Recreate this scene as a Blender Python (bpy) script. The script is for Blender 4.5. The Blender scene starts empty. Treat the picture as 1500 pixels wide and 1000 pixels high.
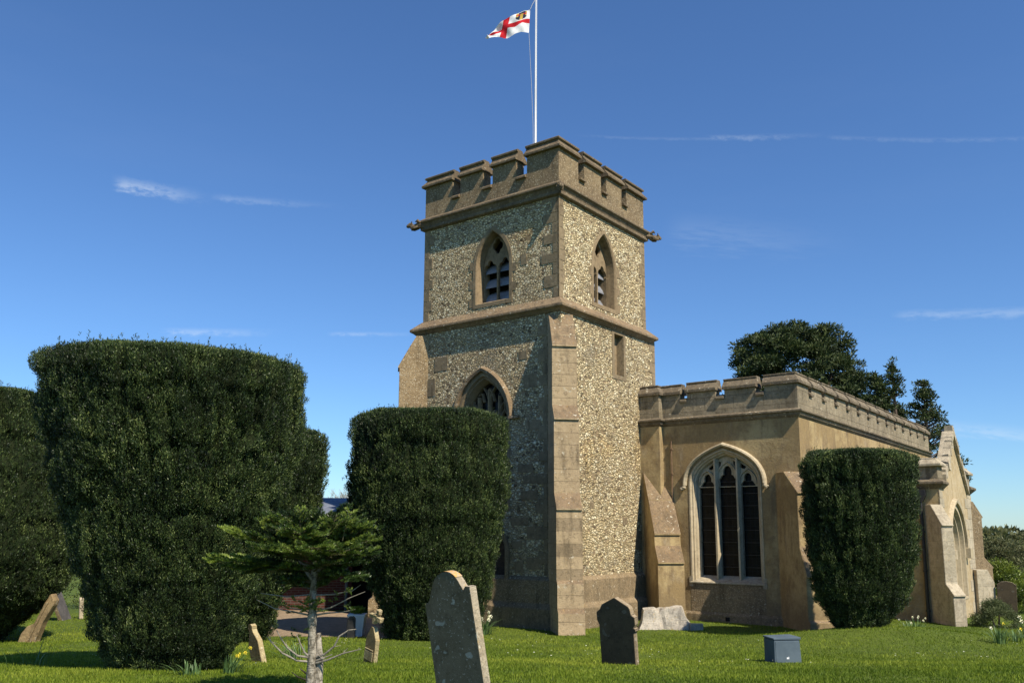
import bpy, bmesh, math, random
import numpy as np
from mathutils import Vector, Matrix
from mathutils.geometry import tessellate_polygon
random.seed(7); RS = np.random.RandomState(11)
scene = bpy.context.scene
R = math.radians

# ------------------------------------------------------------------ object helpers
def link(o, parent=None):
    scene.collection.objects.link(o)
    if parent is not None: o.parent = parent
    return o
def meta(o, label=None, cat=None, group=None, kind=None):
    if label: o['label'] = label
    if cat: o['category'] = cat
    if group: o['group'] = group
    if kind: o['kind'] = kind
    return o
def empty(name, loc, rz=0, label=None, cat=None, group=None):
    o = bpy.data.objects.new(name, None); o.empty_display_size = .3
    o.location = loc; o.rotation_euler = (0, 0, rz)
    link(o); return meta(o, label, cat, group)

class MB:
    def __init__(s): s.v = []; s.f = []; s.m = []; s.mi = 0
    def add(s, vs, fs, mi=None):
        b = len(s.v); s.v += [tuple(p) for p in vs]
        s.f += [tuple(i + b for i in f) for f in fs]; s.m += [s.mi if mi is None else mi] * len(fs)
    def box(s, a, b, mi=None):
        x0, y0, z0 = a; x1, y1, z1 = b
        s.add([(x0,y0,z0),(x1,y0,z0),(x1,y1,z0),(x0,y1,z0),(x0,y0,z1),(x1,y0,z1),(x1,y1,z1),(x0,y1,z1)],
              [(0,3,2,1),(4,5,6,7),(0,1,5,4),(1,2,6,5),(2,3,7,6),(3,0,4,7)], mi)
    def rough_box(s, a, b, j, mi=None):
        k = len(s.v); s.box(a, b, mi)
        for i in range(k, k + 8):
            s.v[i] = tuple(c + random.uniform(-j, j) for c in s.v[i])
    def fill(s, loops, mp, d=0, mi=None):
        # polygon with holes, 2-D loops mapped to 3-D
        tri = tessellate_polygon([[Vector((p[0], p[1], 0)) for p in l] for l in loops])
        pts = [p for l in loops for p in l]
        s.add([mp(p[0], p[1], d) for p in pts], tri, mi)
    def strip(s, la, da, lb, db, mp, closed=True, mi=None):
        n = len(la); vs = [mp(p[0], p[1], da) for p in la] + [mp(p[0], p[1], db) for p in lb]
        k = n if closed else n - 1
        s.add(vs, [(i, (i + 1) % n, n + (i + 1) % n, n + i) for i in range(k)], mi)
    def loft(s, loops, mp, closed=True, mi=None):      # loops: list of (pts, depth)
        for (a, da), (b, db) in zip(loops[:-1], loops[1:]): s.strip(a, da, b, db, mp, closed, mi)
    def plate(s, loops, mp, d0, d1, mi=None):
        s.fill(loops, mp, d0, mi); s.fill(loops, mp, d1, mi)
        for l in loops: s.strip(l, d0, l, d1, mp, True, mi)
    def prism(s, poly, fn, e0, e1, mi=None, steep=None):
        # poly in 2-D, fn(a,b,e)->3-D
        n = len(poly)
        tri = tessellate_polygon([[Vector((p[0], p[1], 0)) for p in poly]])
        for e in (e0, e1): s.add([fn(p[0], p[1], e) for p in poly], tri, mi)
        for i in range(n):
            a, b = poly[i], poly[(i + 1) % n]
            m = mi
            if steep is not None and abs(b[0] - a[0]) > .06 and max(a[1], b[1]) > .05: m = steep
            s.add([fn(a[0], a[1], e0), fn(b[0], b[1], e0), fn(b[0], b[1], e1), fn(a[0], a[1], e1)], [(0,1,2,3)], m)
    def bar(s, pts, w, d0, d1, mp, mi=None):
        # sweep a chamfered bar along a 2-D polyline lying in a wall plane
        n = len(pts); rings = []
        for i, p in enumerate(pts):
            a = pts[max(i - 1, 0)]; b = pts[min(i + 1, n - 1)]
            tx, tz = b[0] - a[0], b[1] - a[1]; L = math.hypot(tx, tz) or 1
            nx, nz = -tz / L, tx / L
            sec = [(-w/2, d1), (-w/2, (d0 + d1) / 2), (-w*.18, d0), (w*.18, d0), (w/2, (d0 + d1) / 2), (w/2, d1)]
            rings.append([mp(p[0] + nx * q, p[1] + nz * q, d) for q, d in sec])
        vs = [v for r in rings for v in r]; fs = []
        for i in range(n - 1):
            for j in range(6): fs.append((i*6 + j, i*6 + (j+1) % 6, (i+1)*6 + (j+1) % 6, (i+1)*6 + j))
        fs += [tuple(range(6)), tuple(range((n-1)*6, n*6))]
        s.add(vs, fs, mi)
    def sweep(s, path, prof, closed=False, mi=None, mi_top=None):
        # path [(u,v)], outward = right-hand side of travel; prof [(d,z)]
        n = len(path); k = len(prof); vs = []
        for i in range(n):
            p = Vector(path[i])
            a = Vector(path[(i - 1) % n]) if (closed or i > 0) else None
            b = Vector(path[(i + 1) % n]) if (closed or i < n - 1) else None
            d1 = (p - a).normalized() if a is not None else (b - p).normalized()
            d2 = (b - p).normalized() if b is not None else d1
            n1 = Vector((d1.y, -d1.x)); n2 = Vector((d2.y, -d2.x))
            m = n1 + n2; m = m / (m.dot(n1) or 1)
            for d, z in prof: vs.append((p.x + m.x * d, p.y + m.y * d, z))
        for i in range(n if closed else n - 1):
            j = (i + 1) % n
            for q in range(k):
                r = (q + 1) % k
                mm = mi
                if mi_top is not None:
                    dd = abs(prof[r][0] - prof[q][0]); dz = abs(prof[r][1] - prof[q][1])
                    if dd > .5 * dz and min(prof[r][1], prof[q][1]) > min(z for _, z in prof) + .02: mm = mi_top
                s.add([vs[i*k+q], vs[i*k+r], vs[j*k+r], vs[j*k+q]], [(0,1,2,3)], mm)
        if not closed:
            tri = tessellate_polygon([[Vector((p[0], p[1], 0)) for p in prof]])
            s.add(vs[:k], tri, mi); s.add(vs[-k:], tri, mi)
    def tube(s, pts, rad, n=8, mi=None, caps=True):
        pts = [Vector(p) for p in pts]
        rad = rad if hasattr(rad, '__len__') else [rad] * len(pts)
        vs = []; ref = Vector((.3, .9, .2)).normalized()
        for i, p in enumerate(pts):
            t = (pts[min(i+1, len(pts)-1)] - pts[max(i-1, 0)]).normalized()
            a = t.cross(ref)
            if a.length < .1: a = t.cross(Vector((1, 0, 0)))
            a.normalize(); b = t.cross(a)
            for j in range(n):
                th = 2 * math.pi * j / n
                vs.append(p + (a * math.cos(th) + b * math.sin(th)) * rad[i])
        fs = []
        for i in range(len(pts) - 1):
            for j in range(n): fs.append((i*n+j, i*n+(j+1)%n, (i+1)*n+(j+1)%n, (i+1)*n+j))
        if caps: fs += [tuple(range(n)), tuple(range((len(pts)-1)*n, len(pts)*n))]
        s.add(vs, fs, mi)
    def build(s, name, mats, parent=None, smooth=False, bevel=0, fix=True):
        me = bpy.data.meshes.new(name); me.from_pydata(s.v, [], s.f)
        for m in (mats if isinstance(mats, (list, tuple)) else [mats]): me.materials.append(m)
        me.polygons.foreach_set('material_index', s.m)
        if fix:
            bm = bmesh.new(); bm.from_mesh(me)
            bmesh.ops.remove_doubles(bm, verts=bm.verts, dist=.0004)
            bmesh.ops.recalc_face_normals(bm, faces=bm.faces)
            if bevel:
                ed = [e for e in bm.edges if len(e.link_faces) == 2 and e.calc_face_angle(0) > .6]
                bmesh.ops.bevel(bm, geom=ed, offset=bevel, segments=1, affect='EDGES', clamp_overlap=True)
            bm.to_mesh(me); bm.free()
        if smooth: me.polygons.foreach_set('use_smooth', [True] * len(me.polygons))
        me.update()
        return link(bpy.data.objects.new(name, me), parent)

def each(pieces, name, mats, parent, **kw):
    # one object per piece; a piece is a function that fills a builder
    out = []
    for fn in pieces:
        b = MB(); fn(b); out.append(b.build(name, mats, parent, **kw))
    return out
# numpy mesh of quads/tris with a per-face tone
def np_mesh(name, verts, nper, tone, mat, parent=None, kind=None):
    me = bpy.data.meshes.new(name); nv = len(verts); nf = nv // nper
    me.vertices.add(nv); me.vertices.foreach_set('co', verts.astype(np.float32).ravel())
    me.loops.add(nv); me.loops.foreach_set('vertex_index', np.arange(nv, dtype=np.int32))
    me.polygons.add(nf); me.polygons.foreach_set('loop_start', np.arange(0, nv, nper, dtype=np.int32))
    me.polygons.foreach_set('loop_total', np.full(nf, nper, dtype=np.int32))
    a = me.attributes.new('tone', 'FLOAT', 'FACE'); a.data.foreach_set('value', tone.astype(np.float32))
    me.materials.append(mat); me.update(calc_edges=True)
    o = link(bpy.data.objects.new(name, me), parent)
    if kind: o['kind'] = kind
    return o
def nrm(a): return a / np.maximum(np.linalg.norm(a, axis=-1, keepdims=True), 1e-9)
def leaves(P, D, L, W, rs):
    # rhombus leaves: base P, direction D, length L, width W
    n = len(P); side = nrm(np.cross(D, rs.normal(size=(n, 3))))
    L = np.broadcast_to(np.asarray(L, float), (n,))[:, None]; W = np.broadcast_to(np.asarray(W, float), (n,))[:, None]
    q = np.stack([P, P + D*L*.45 + side*W*.5, P + D*L, P + D*L*.45 - side*W*.5], 1)
    return q.reshape(-1, 3)
def hash3(i, j, k, s=0):
    h = (i * 374761393 + j * 668265263 + k * 2147483647 + s * 1274126177) & 0xffffffff
    h = ((h ^ (h >> 13)) * 1274126177) & 0xffffffff
    return ((h ^ (h >> 16)) & 0xffffff) / float(0xffffff)
def vnoise(x, y, z, s=0):
    x = np.asarray(x, float); y = np.asarray(y, float) + 0*x; z = np.asarray(z, float) + 0*x
    i, j, k = np.floor(x).astype(np.int64), np.floor(y).astype(np.int64), np.floor(z).astype(np.int64)
    fx, fy, fz = x - i, y - j, z - k
    fx = fx*fx*(3-2*fx); fy = fy*fy*(3-2*fy); fz = fz*fz*(3-2*fz)
    r = 0
    for a in (0, 1):
        for b in (0, 1):
            for c in (0, 1):
                r = r + hash3(i+a, j+b, k+c, s) * (fx if a else 1-fx) * (fy if b else 1-fy) * (fz if c else 1-fz)
    return r * 2 - 1

# ------------------------------------------------------------------ materials
def new_mat(name):
    m = bpy.data.materials.new(name); m.use_nodes = True
    nt = m.node_tree; nt.nodes.clear()
    return m, nt
class G:
    def __init__(s, nt): s.nt = nt
    def n(s, t, props=None, **kw):
        nd = s.nt.nodes.new(t)
        for k, v in (props or {}).items(): setattr(nd, k, v)
        for k, v in kw.items():
            k = k.replace('_', ' ')
            if k.startswith('i') and k[1:].isdigit(): sock = nd.inputs[int(k[1:])]
            else: sock = nd.inputs[k]
            s.set(sock, v)
        return nd
    def set(s, sock, v):
        if isinstance(v, bpy.types.NodeSocket): s.nt.links.new(v, sock)
        elif isinstance(v, bpy.types.Node): s.nt.links.new(v.outputs[0], sock)
        else: sock.default_value = v
    def math(s, op, a, b=None, c=None, clamp=False):
        nd = s.nt.nodes.new('ShaderNodeMath'); nd.operation = op; nd.use_clamp = clamp
        for i, v in enumerate((a, b, c)):
            if v is not None: s.set(nd.inputs[i], v)
        return nd.outputs[0]
    def ramp(s, f, stops, interp='LINEAR'):
        nd = s.nt.nodes.new('ShaderNodeValToRGB'); cr = nd.color_ramp; cr.interpolation = interp
        while len(cr.elements) < len(stops): cr.elements.new(.5)
        for e, (p, c) in zip(cr.elements, stops): e.position = p; e.color = c if len(c) == 4 else (*c, 1)
        s.set(nd.inputs[0], f); return nd.outputs[0]
    def mix(s, f, a, b, mode='MIX'):
        nd = s.nt.nodes.new('ShaderNodeMix'); nd.data_type = 'RGBA'; nd.blend_type = mode
        s.set(nd.inputs[0], f)
        for i, v in ((6, a), (7, b)):
            if isinstance(v, tuple) and len(v) == 3: v = (*v, 1)
            s.set(nd.inputs[i], v)
        return nd.outputs[2]
    def noise(s, vec, scale, detail=4, rough=.6, dist=0):
        return s.n('ShaderNodeTexNoise', Vector=vec, Scale=scale, Detail=detail, Roughness=rough, Distortion=dist).outputs[0]
    def coords(s, scale=(1, 1, 1), kind='Object'):
        tc = s.nt.nodes.new('ShaderNodeTexCoord')
        return s.n('ShaderNodeMapping', Vector=tc.outputs[kind], Scale=scale).outputs[0]
    def step(s, v, a, b):
        nd = s.nt.nodes.new('ShaderNodeMapRange'); nd.interpolation_type = 'SMOOTHSTEP'
        s.set(nd.inputs[0], v); nd.inputs[1].default_value = a; nd.inputs[2].default_value = b
        return nd.outputs[0]
    def out(s, col, rough=.85, bump=None, bstr=1, bdist=.02, spec=.3, trans=0, sub=None, metal=0):
        p = s.n('ShaderNodeBsdfPrincipled', Base_Color=col if not (isinstance(col, tuple) and len(col) == 3) else (*col, 1), Roughness=rough, Metallic=metal)
        p.inputs['Specular IOR Level'].default_value = spec
        if bump is not None:
            b = s.n('ShaderNodeBump', Height=bump, Strength=bstr, Distance=bdist)
            s.nt.links.new(b.outputs[0], p.inputs['Normal'])
        sh = p.outputs[0]
        if trans:
            t = s.n('ShaderNodeBsdfTranslucent', Color=col)
            mx = s.nt.nodes.new('ShaderNodeMixShader'); mx.inputs[0].default_value = trans
            s.nt.links.new(sh, mx.inputs[1]); s.nt.links.new(t.outputs[0], mx.inputs[2]); sh = mx.outputs[0]
        o = s.nt.nodes.new('ShaderNodeOutputMaterial'); s.nt.links.new(sh, o.inputs[0])

def stone_mat(name, c1, c2, c3, lichen=.25, scale=1.0, rough_h=1.0, blocks=None, bstr=.6, speck=0, dark=(.085,.07,.05)):
    m, nt = new_mat(name); g = G(nt); co = g.coords()
    big = g.noise(co, .9*scale, 5, .6); med = g.noise(co, 5*scale, 6, .65); fine = g.noise(co, 45, 4, .7)
    col = g.mix(g.step(big, .38, .62), c1, c2)
    col = g.mix(g.math('MULTIPLY', g.step(med, .45, .7), .7), col, c3)
    stain = g.noise(g.coords((2.2, 2.2, .35)), 2.2, 5, .65)
    col = g.mix(g.math('MULTIPLY', g.step(stain, .50, .72), .62), col, dark)
    mot = g.noise(co, 11*scale, 5, .75)
    col = g.mix(g.math('MULTIPLY', g.step(mot, .52, .64), .45), col, dark)
    col = g.mix(g.math('MULTIPLY', g.step(mot, .44, .34), .25), col, (.58, .50, .36))
    if lichen:
        l1 = g.step(g.noise(co, 14, 3, .5, .6), .62, .68)
        l2 = g.step(g.noise(co, 3, 2, .5), .45, .62)
        col = g.mix(g.math('MULTIPLY', g.math('MULTIPLY', l1, l2), lichen*2.2, clamp=True), col, (.62, .6, .52))
        l3 = g.step(g.noise(co, 22, 2, .5, .3), .66, .72)
        col = g.mix(g.math('MULTIPLY', l3, lichen), col, (.5, .33, .1))
    if speck:
        vo = g.n('ShaderNodeTexVoronoi', Vector=co, Scale=24.0)
        sp = g.math('MULTIPLY', g.step(vo.outputs['Distance'], .42, .25), g.step(g.n('ShaderNodeSeparateColor', i0=vo.outputs['Color']).outputs[0], .45, .55))
        col = g.mix(g.math('MULTIPLY', sp, speck), col, (.62, .55, .42))
    h = g.math('ADD', g.math('MULTIPLY', med, .9), g.math('MULTIPLY', fine, .55*rough_h))
    if blocks:
        bw, bh, js = blocks
        # running-bond joints on vertical faces: along-face coordinate = u + v
        sep = g.n('ShaderNodeSeparateXYZ', i0=co)
        al = g.math('ADD', sep.outputs[0], sep.outputs[1])
        cv = g.n('ShaderNodeCombineXYZ', i0=al, i1=sep.outputs[2], i2=0.0)
        br = g.n('ShaderNodeTexBrick', {'offset': .5}, Vector=cv, Scale=1.0, Mortar_Size=.008, Mortar_Smooth=.3, Brick_Width=bw, Row_Height=bh)
        br.inputs['Color1'].default_value = (.32, .32, .32, 1); br.inputs['Color2'].default_value = (.68, .68, .68, 1); br.inputs['Mortar'].default_value = (.5,)*3 + (1,)
        tone = g.math('ADD', g.math('MULTIPLY', br.outputs['Color'], .5*js), 1 - .25*js)
        col = g.mix(1.0, col, g.n('ShaderNodeCombineColor', i0=tone, i1=tone, i2=tone).outputs[0], 'MULTIPLY')
        col = g.mix(g.math('MULTIPLY', br.outputs['Fac'], .45*js), col, (.09, .075, .055))
        h = g.math('SUBTRACT', h, g.math('MULTIPLY', br.outputs['Fac'], .6*js))
    col = g.mix(1.0, col, (.93, .865, .755) if 'slate' not in name else (1.0, 1.0, 1.0), 'MULTIPLY')
    g.out(col, .9, h, bstr, .03, .2)
    return m

def flint_mat(name, warm=1.0):
    m, nt = new_mat(name); g = G(nt); co = g.coords((1, 1, 1.3))
    nz = g.n('ShaderNodeTexNoise', Vector=co, Scale=5.0, Detail=3.0)
    off = g.n('ShaderNodeVectorMath', {'operation': 'MULTIPLY_ADD'}, i0=nz.outputs['Color'], i1=(.09, .09, .09), i2=co)
    v1 = g.n('ShaderNodeTexVoronoi', {'feature': 'F1'}, Vector=off, Scale=12.0, Randomness=1.0)
    v2 = g.n('ShaderNodeTexVoronoi', {'feature': 'DISTANCE_TO_EDGE'}, Vector=off, Scale=12.0, Randomness=1.0)
    sc = g.n('ShaderNodeSeparateColor', i0=v1.outputs['Color'])
    cell = g.ramp(sc.outputs[0], [(0, (.20,.165,.12)), (.04, (.50,.42,.28)), (.2, (.64,.55,.38)), (.45, (.74,.65,.47)), (.7, (.83,.76,.58)), (.9, (.88,.84,.70))], 'CONSTANT')
    cell = g.mix(.35, cell, g.noise(co, 30, 3, .7), 'OVERLAY')
    mort = g.mix(g.noise(co, 2.0, 4), (.20, .145, .085), (.38, .285, .165))
    big = g.noise(g.coords(), .7, 5, .6)
    keep = g.math('ADD', v2.outputs['Distance'], g.math('MULTIPLY', g.math('SUBTRACT', sc.outputs[1], .5), .05))
    mask = g.step(keep, .018, .055)
    drop = g.step(sc.outputs[2], .06, .10)
    mask = g.math('MULTIPLY', mask, drop)
    col = g.mix(mask, mort, g.mix(1.0, cell, (1.0, .925, .76), 'MULTIPLY'))
    col = g.mix(g.math('MULTIPLY', g.step(big, .47, .68), .3), col, (.22, .16, .09))
    streak = g.noise(g.coords((2.5, 2.5, .3)), 1.6, 4, .6)
    col = g.mix(g.math('MULTIPLY', g.step(streak, .55, .75), .35), col, (.14, .11, .075))
    dome = g.math('POWER', g.math('MINIMUM', g.math('MULTIPLY', keep, 5.0), 1.0, clamp=True), .5)
    h = g.math('ADD', g.math('MULTIPLY', g.math('MULTIPLY', dome, mask), g.math('ADD', .6, g.math('MULTIPLY', sc.outputs[1], .7))), g.math('MULTIPLY', g.noise(co, 26, 3, .7), .28))
    rep_ = g.step(g.noise(g.coords((1, 1, 1.6)), 1.1, 3, .5), .60, .66)      # areas re-pointed flush with mortar
    col = g.mix(g.math('MULTIPLY', rep_, .45), col, (.34, .28, .19))
    yl = g.step(g.noise(g.coords(), .55, 3, .5), .56, .70)
    col = g.mix(g.math('MULTIPLY', yl, .35), col, g.mix(1.0, col, (1.0, .82, .5), 'MULTIPLY'))
    g.out(col, .8, h, 1.0, .09, .2)
    return m

def simple_mat(name, c1, c2, scale=6, rough=.7, bstr=.2, spec=.3, metal=0, bd=.01):
    m, nt = new_mat(name); g = G(nt); co = g.coords()
    n = g.noise(co, scale, 5, .6)
    g.out(g.mix(g.step(n, .35, .65), c1, c2), rough, g.noise(co, scale*7, 4), bstr, bd, spec, metal=metal)
    return m

def leaf_mat(name, stops, trans=.25, rough=.55, spec=.35):
    m, nt = new_mat(name); g = G(nt)
    at = g.n('ShaderNodeAttribute', {'attribute_name': 'tone'})
    col = g.ramp(at.outputs['Fac'], stops)
    n = g.noise(g.coords(), 1.3, 3)
    col = g.mix(g.math('MULTIPLY', g.step(n, .4, .7), .35), col, stops[0][1])
    g.out(col, rough, spec=spec, trans=trans); return m

def render_mat():
    m, nt = new_mat('ochre_render'); g = G(nt); co = g.coords()
    a = g.noise(co, .8, 6, .62); b = g.noise(co, 3.5, 6, .7); f = g.noise(co, 60, 3, .7)
    col = g.mix(g.step(a, .43, .57), (.44, .33, .165), (.30, .212, .10))
    col = g.mix(g.math('MULTIPLY', g.step(b, .48, .66), .6), col, (.22, .155, .085))
    st = g.noise(g.coords((1.7, 1.7, .3)), 1.8, 5, .65)
    col = g.mix(g.math('MULTIPLY', g.step(st, .49, .68), .7), col, (.17, .12, .07))
    st2 = g.noise(g.coords((1.2, 1.2, .7)), 1.1, 4, .6)
    col = g.mix(g.math('MULTIPLY', g.step(st2, .56, .70), .5), col, (.44, .36, .24))
    # damp splash zone near the ground with an irregular edge
    z = g.n('ShaderNodeSeparateXYZ', i0=g.coords()).outputs[2]
    zz = g.math('ADD', z, g.math('MULTIPLY', g.noise(co, 1.7, 4), .9))
    col = g.mix(g.math('MULTIPLY', g.step(zz, 1.45, .75), .4), col, (.20, .155, .095))
    crack = g.n('ShaderNodeTexVoronoi', {'feature': 'DISTANCE_TO_EDGE'}, Vector=g.n('ShaderNodeVectorMath', {'operation': 'MULTIPLY_ADD'}, i0=g.n('ShaderNodeTexNoise', Vector=co, Scale=2.5, Detail=4.0).outputs['Color'], i1=(.5,.5,.5), i2=co), Scale=.55)
    cr = g.math('MULTIPLY', g.step(crack.outputs['Distance'], .008, .002), g.step(g.noise(co, .9, 2), .5, .56))
    col = g.mix(g.math('MULTIPLY', cr, .22), col, (.1, .07, .04))
    fk = g.noise(co, 16, 5, .75)
    col = g.mix(g.math('MULTIPLY', g.step(fk, .5, .66), .35), col, (.20, .14, .08))
    col = g.mix(g.math('MULTIPLY', g.step(fk, .46, .34), .3), col, (.43, .33, .20))
    h = g.math('ADD', g.math('MULTIPLY', b, .8), g.math('ADD', g.math('MULTIPLY', fk, .5), g.math('MULTIPLY', f, .45)))
    g.out(col, .9, h, .7, .03, .2)
    return m

M = {}
M['flint'] = flint_mat('knapped_flint')
M['dash'] = stone_mat('pebbledash_render', (0.321,0.255,0.165), (0.255,0.199,0.132), (0.189,0.152,0.099), .18, 1.2, 2.2, None, 1.0, .75)
M['quoin'] = stone_mat('dressed_limestone', (0.296,0.240,0.163), (0.244,0.200,0.137), (0.200,0.163,0.115), .22, 1.0, 1, None, .5)
M['ashlar'] = stone_mat('ashlar_limestone', (.50,.405,.28), (.43,.345,.235), (.35,.28,.19), .35, 1.1, 1.1, (.55, .30, .75), .8)
M['weather'] = stone_mat('weathered_offset_stone', (0.303,0.232,0.156), (0.242,0.183,0.125), (0.170,0.139,0.103), .55, 1.4, 1.4, None, .9)
M['parapet'] = stone_mat('grey_parapet_stone', (0.352,0.312,0.240), (0.264,0.236,0.180), (0.192,0.172,0.132), .45, 1.2, 1.3, (.85, .36, .9), .9)
M['coping'] = stone_mat('coping_stone', (0.234,0.203,0.156), (0.172,0.148,0.117), (0.117,0.101,0.082), .5, 1.5, 1.4, None, .8)
M['dark_coping'] = stone_mat('tower_coping_stone', (0.213,0.171,0.119), (0.158,0.127,0.091), (0.103,0.084,0.064), .25, 1.6, 1.2, None, .7)
M['plinth'] = stone_mat('plinth_stone', (0.306,0.243,0.162), (0.243,0.194,0.131), (0.171,0.140,0.099), .35, 1.3, 1.5, None, .9, .3)
M['trim'] = stone_mat('window_limestone', (0.558,0.504,0.396), (0.486,0.432,0.324), (0.396,0.342,0.252), .1, 1, .8, None, .35, dark=(.24,.2,.14))
M['pale'] = stone_mat('pale_grey_limestone', (0.552,0.508,0.419), (0.442,0.408,0.331), (0.310,0.281,0.232), .4, 1.2, 1.2, (.7, .36, .4), .7, dark=(.2,.18,.15))
M['tracery_brown'] = stone_mat('brown_tracery_stone', (0.306,0.242,0.162), (0.255,0.200,0.132), (0.204,0.162,0.111), .08, 1, .8, None, .4)
M['render'] = render_mat()
M['rubble'] = stone_mat('rough_rubble', (.42,.33,.21), (.34,.26,.16), (.26,.20,.13), .5, 2.2, 2, None, 1.0, .95)
M['yellow_render'] = stone_mat('yellow_limewash', (.52,.44,.30), (.45,.37,.24), (.58,.53,.42), .1, 1.2, 1.2, None, .6, dark=(.3,.23,.14))
M['slate'] = stone_mat('roof_slate', (.075,.08,.092), (.058,.062,.072), (.10,.105,.115), .0, 1, 1, (.5, .22, .8), .5, dark=(.06,.07,.09))
M['lead'] = simple_mat('louvre_lead', (.25,.255,.275), (.18,.185,.20), 8, .55)
M['iron'] = simple_mat('black_cast_iron', (.015,.015,.016), (.03,.028,.027), 12, .45, .3, .5)
M['void'] = simple_mat('dark_interior', (.01,.01,.01), (.014,.013,.012), 3, .9, 0)
M['wood'] = simple_mat('old_oak_door', (.06,.04,.025), (.10,.07,.04), 9, .7, .4)
M['white_paint'] = simple_mat('white_paint', (.78,.78,.78), (.72,.72,.72), 3, .35, .05, .5)
M['rope'] = simple_mat('halyard_rope', (.5,.5,.48), (.4,.4,.38), 30, .8)
def glass_mat():
    m, nt = new_mat('leaded_glass'); g = G(nt)
    sep = g.n('ShaderNodeSeparateXYZ', i0=g.coords())
    al = g.math('ADD', sep.outputs[0], sep.outputs[1])
    cv = g.n('ShaderNodeCombineXYZ', i0=al, i1=sep.outputs[2], i2=0.0)
    br = g.n('ShaderNodeTexBrick', {'offset': 0.}, Vector=cv, Scale=1.0, Mortar_Size=.007, Brick_Width=.13, Row_Height=.17)
    br.inputs['Color1'].default_value = (.004, .005, .005, 1); br.inputs['Color2'].default_value = (.012, .012, .010, 1); br.inputs['Mortar'].default_value = (.02, .02, .02, 1)
    pn = g.noise(g.coords(), 4, 3)
    col = g.mix(g.step(pn, .55, .75), br.outputs['Color'], (.02, .018, .012))
    vo = g.n('ShaderNodeTexVoronoi', Vector=cv, Scale=6.0)
    g.out(col, .22, g.math('ADD', g.math('MULTIPLY', g.noise(g.coords(), 9, 2), .5), g.math('MULTIPLY', br.outputs['Fac'], -.5)), .5, .02, .15)
    return m
M['glass'] = glass_mat()

# ------------------------------------------------------------------ shared shapes
def arch_curve(w, h, kind='two', n=14):
    """right half of an arch head: from (w,0) up to (0,h)"""
    pts = []
    if kind == 'two':
        Rr = (w*w + h*h) / (2*w); cx = w - Rr; a1 = math.atan2(h, -cx)
        for i in range(n + 1):
            t = a1 * i / n; pts.append((cx + Rr*math.cos(t), Rr*math.sin(t)))
    else:
        P = [(w, 0), (w, .50*h), (.62*w, .80*h), (0, h)]
        for i in range(n + 1):
            t = i / n; q = 1 - t
            pts.append(tuple(q**3*P[0][k] + 3*q*q*t*P[1][k] + 3*q*t*t*P[2][k] + t**3*P[3][k] for k in (0, 1)))
    pts[-1] = (0, h)
    return pts
def outline(c, w, z0, zs, za, kind='two', n=14):
    r = arch_curve(w, za - zs, kind, n)
    right = [(c + x, zs + z) for x, z in r]; left = [(c - x, zs + z) for x, z in r[:-1]][::-1]
    return [(c - w, z0), (c + w, z0)] + right + left
def arch_only(c, w, z0, zs, za, kind='two', n=14): return outline(c, w, z0, zs, za, kind, n)[1:] + [(c - w, z0)]
def foil(cx, cz, r, n, ph=90, k=.34, m=36, sz=1):
    return [(cx + r*(1-k + k*abs(math.cos(n/2*(t - R(ph)))))*math.cos(t), cz + sz*r*(1-k + k*abs(math.cos(n/2*(t - R(ph)))))*math.sin(t)) for t in [2*math.pi*i/m for i in range(m)]]
def light_head(c, a, z0, zs, n=5, sz=1.35, k=.30):
    pts = [(c - a, z0), (c + a, z0), (c + a, zs - .02)]
    for i in range(0, 25):
        t = math.pi * i / 24
        r = a * (1 - k + k*abs(math.cos(n/2*(t - R(90)))))
        pts.append((c + r*math.cos(t)*.98, zs + r*sz*math.sin(t)))
    pts.append((c - a, zs - .02))
    return pts

# ------------------------------------------------------------------ THE CHURCH (local axes: x = u east, y = v north)
UX, UY = math.sin(R(37.19)), math.cos(R(37.19))
CH = empty('parish_church', (1.23, 22.0, 0), R(90 - 37.19), 'flint towered stone village church with battlements and ochre rendered side aisle', 'church')
W = lambda c: (lambda s, z, d: (c - d, s, z))       # west facing wall at u=c, s=v
S = lambda c: (lambda s, z, d: (s, c - d, z))       # south facing wall at v=c, s=u

TW, TN = 4.70, 4.85
# ---- lower tower walls
lo_w = W(-.12); lo_s = S(-.12)
ww_c = 2.45
ww_out = outline(ww_c, .95, 2.95, 5.35, 6.72)
door_out = outline(ww_c, .95, -.3, 1.9, 2.75, 'four')
mb = MB()
slit = [(2.46, 6.64), (3.22, 6.64), (3.22, 8.06), (2.46, 8.06)]
mb.fill([[(-.12, -.6), (4.97, -.6), (4.97, 8.2), (-.12, 8.2)], ww_out, door_out], lo_w)
mb.fill([[(-.12, -.6), (5.0, -.6), (5.0, 8.2), (-.12, 8.2)], slit], lo_s)
mb.add([(5.0, -.12, -.6), (5.0, 4.97, -.6), (5.0, 4.97, 8.2), (5.0, -.12, 8.2)], [(0,1,2,3)])
mb.add([(-.12, 4.97, -.6), (5.0, 4.97, -.6), (5.0, 4.97, 8.2), (-.12, 4.97, 8.2)], [(0,1,2,3)])
mb.build('tower_wall', M['flint'], CH, fix=False)
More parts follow.
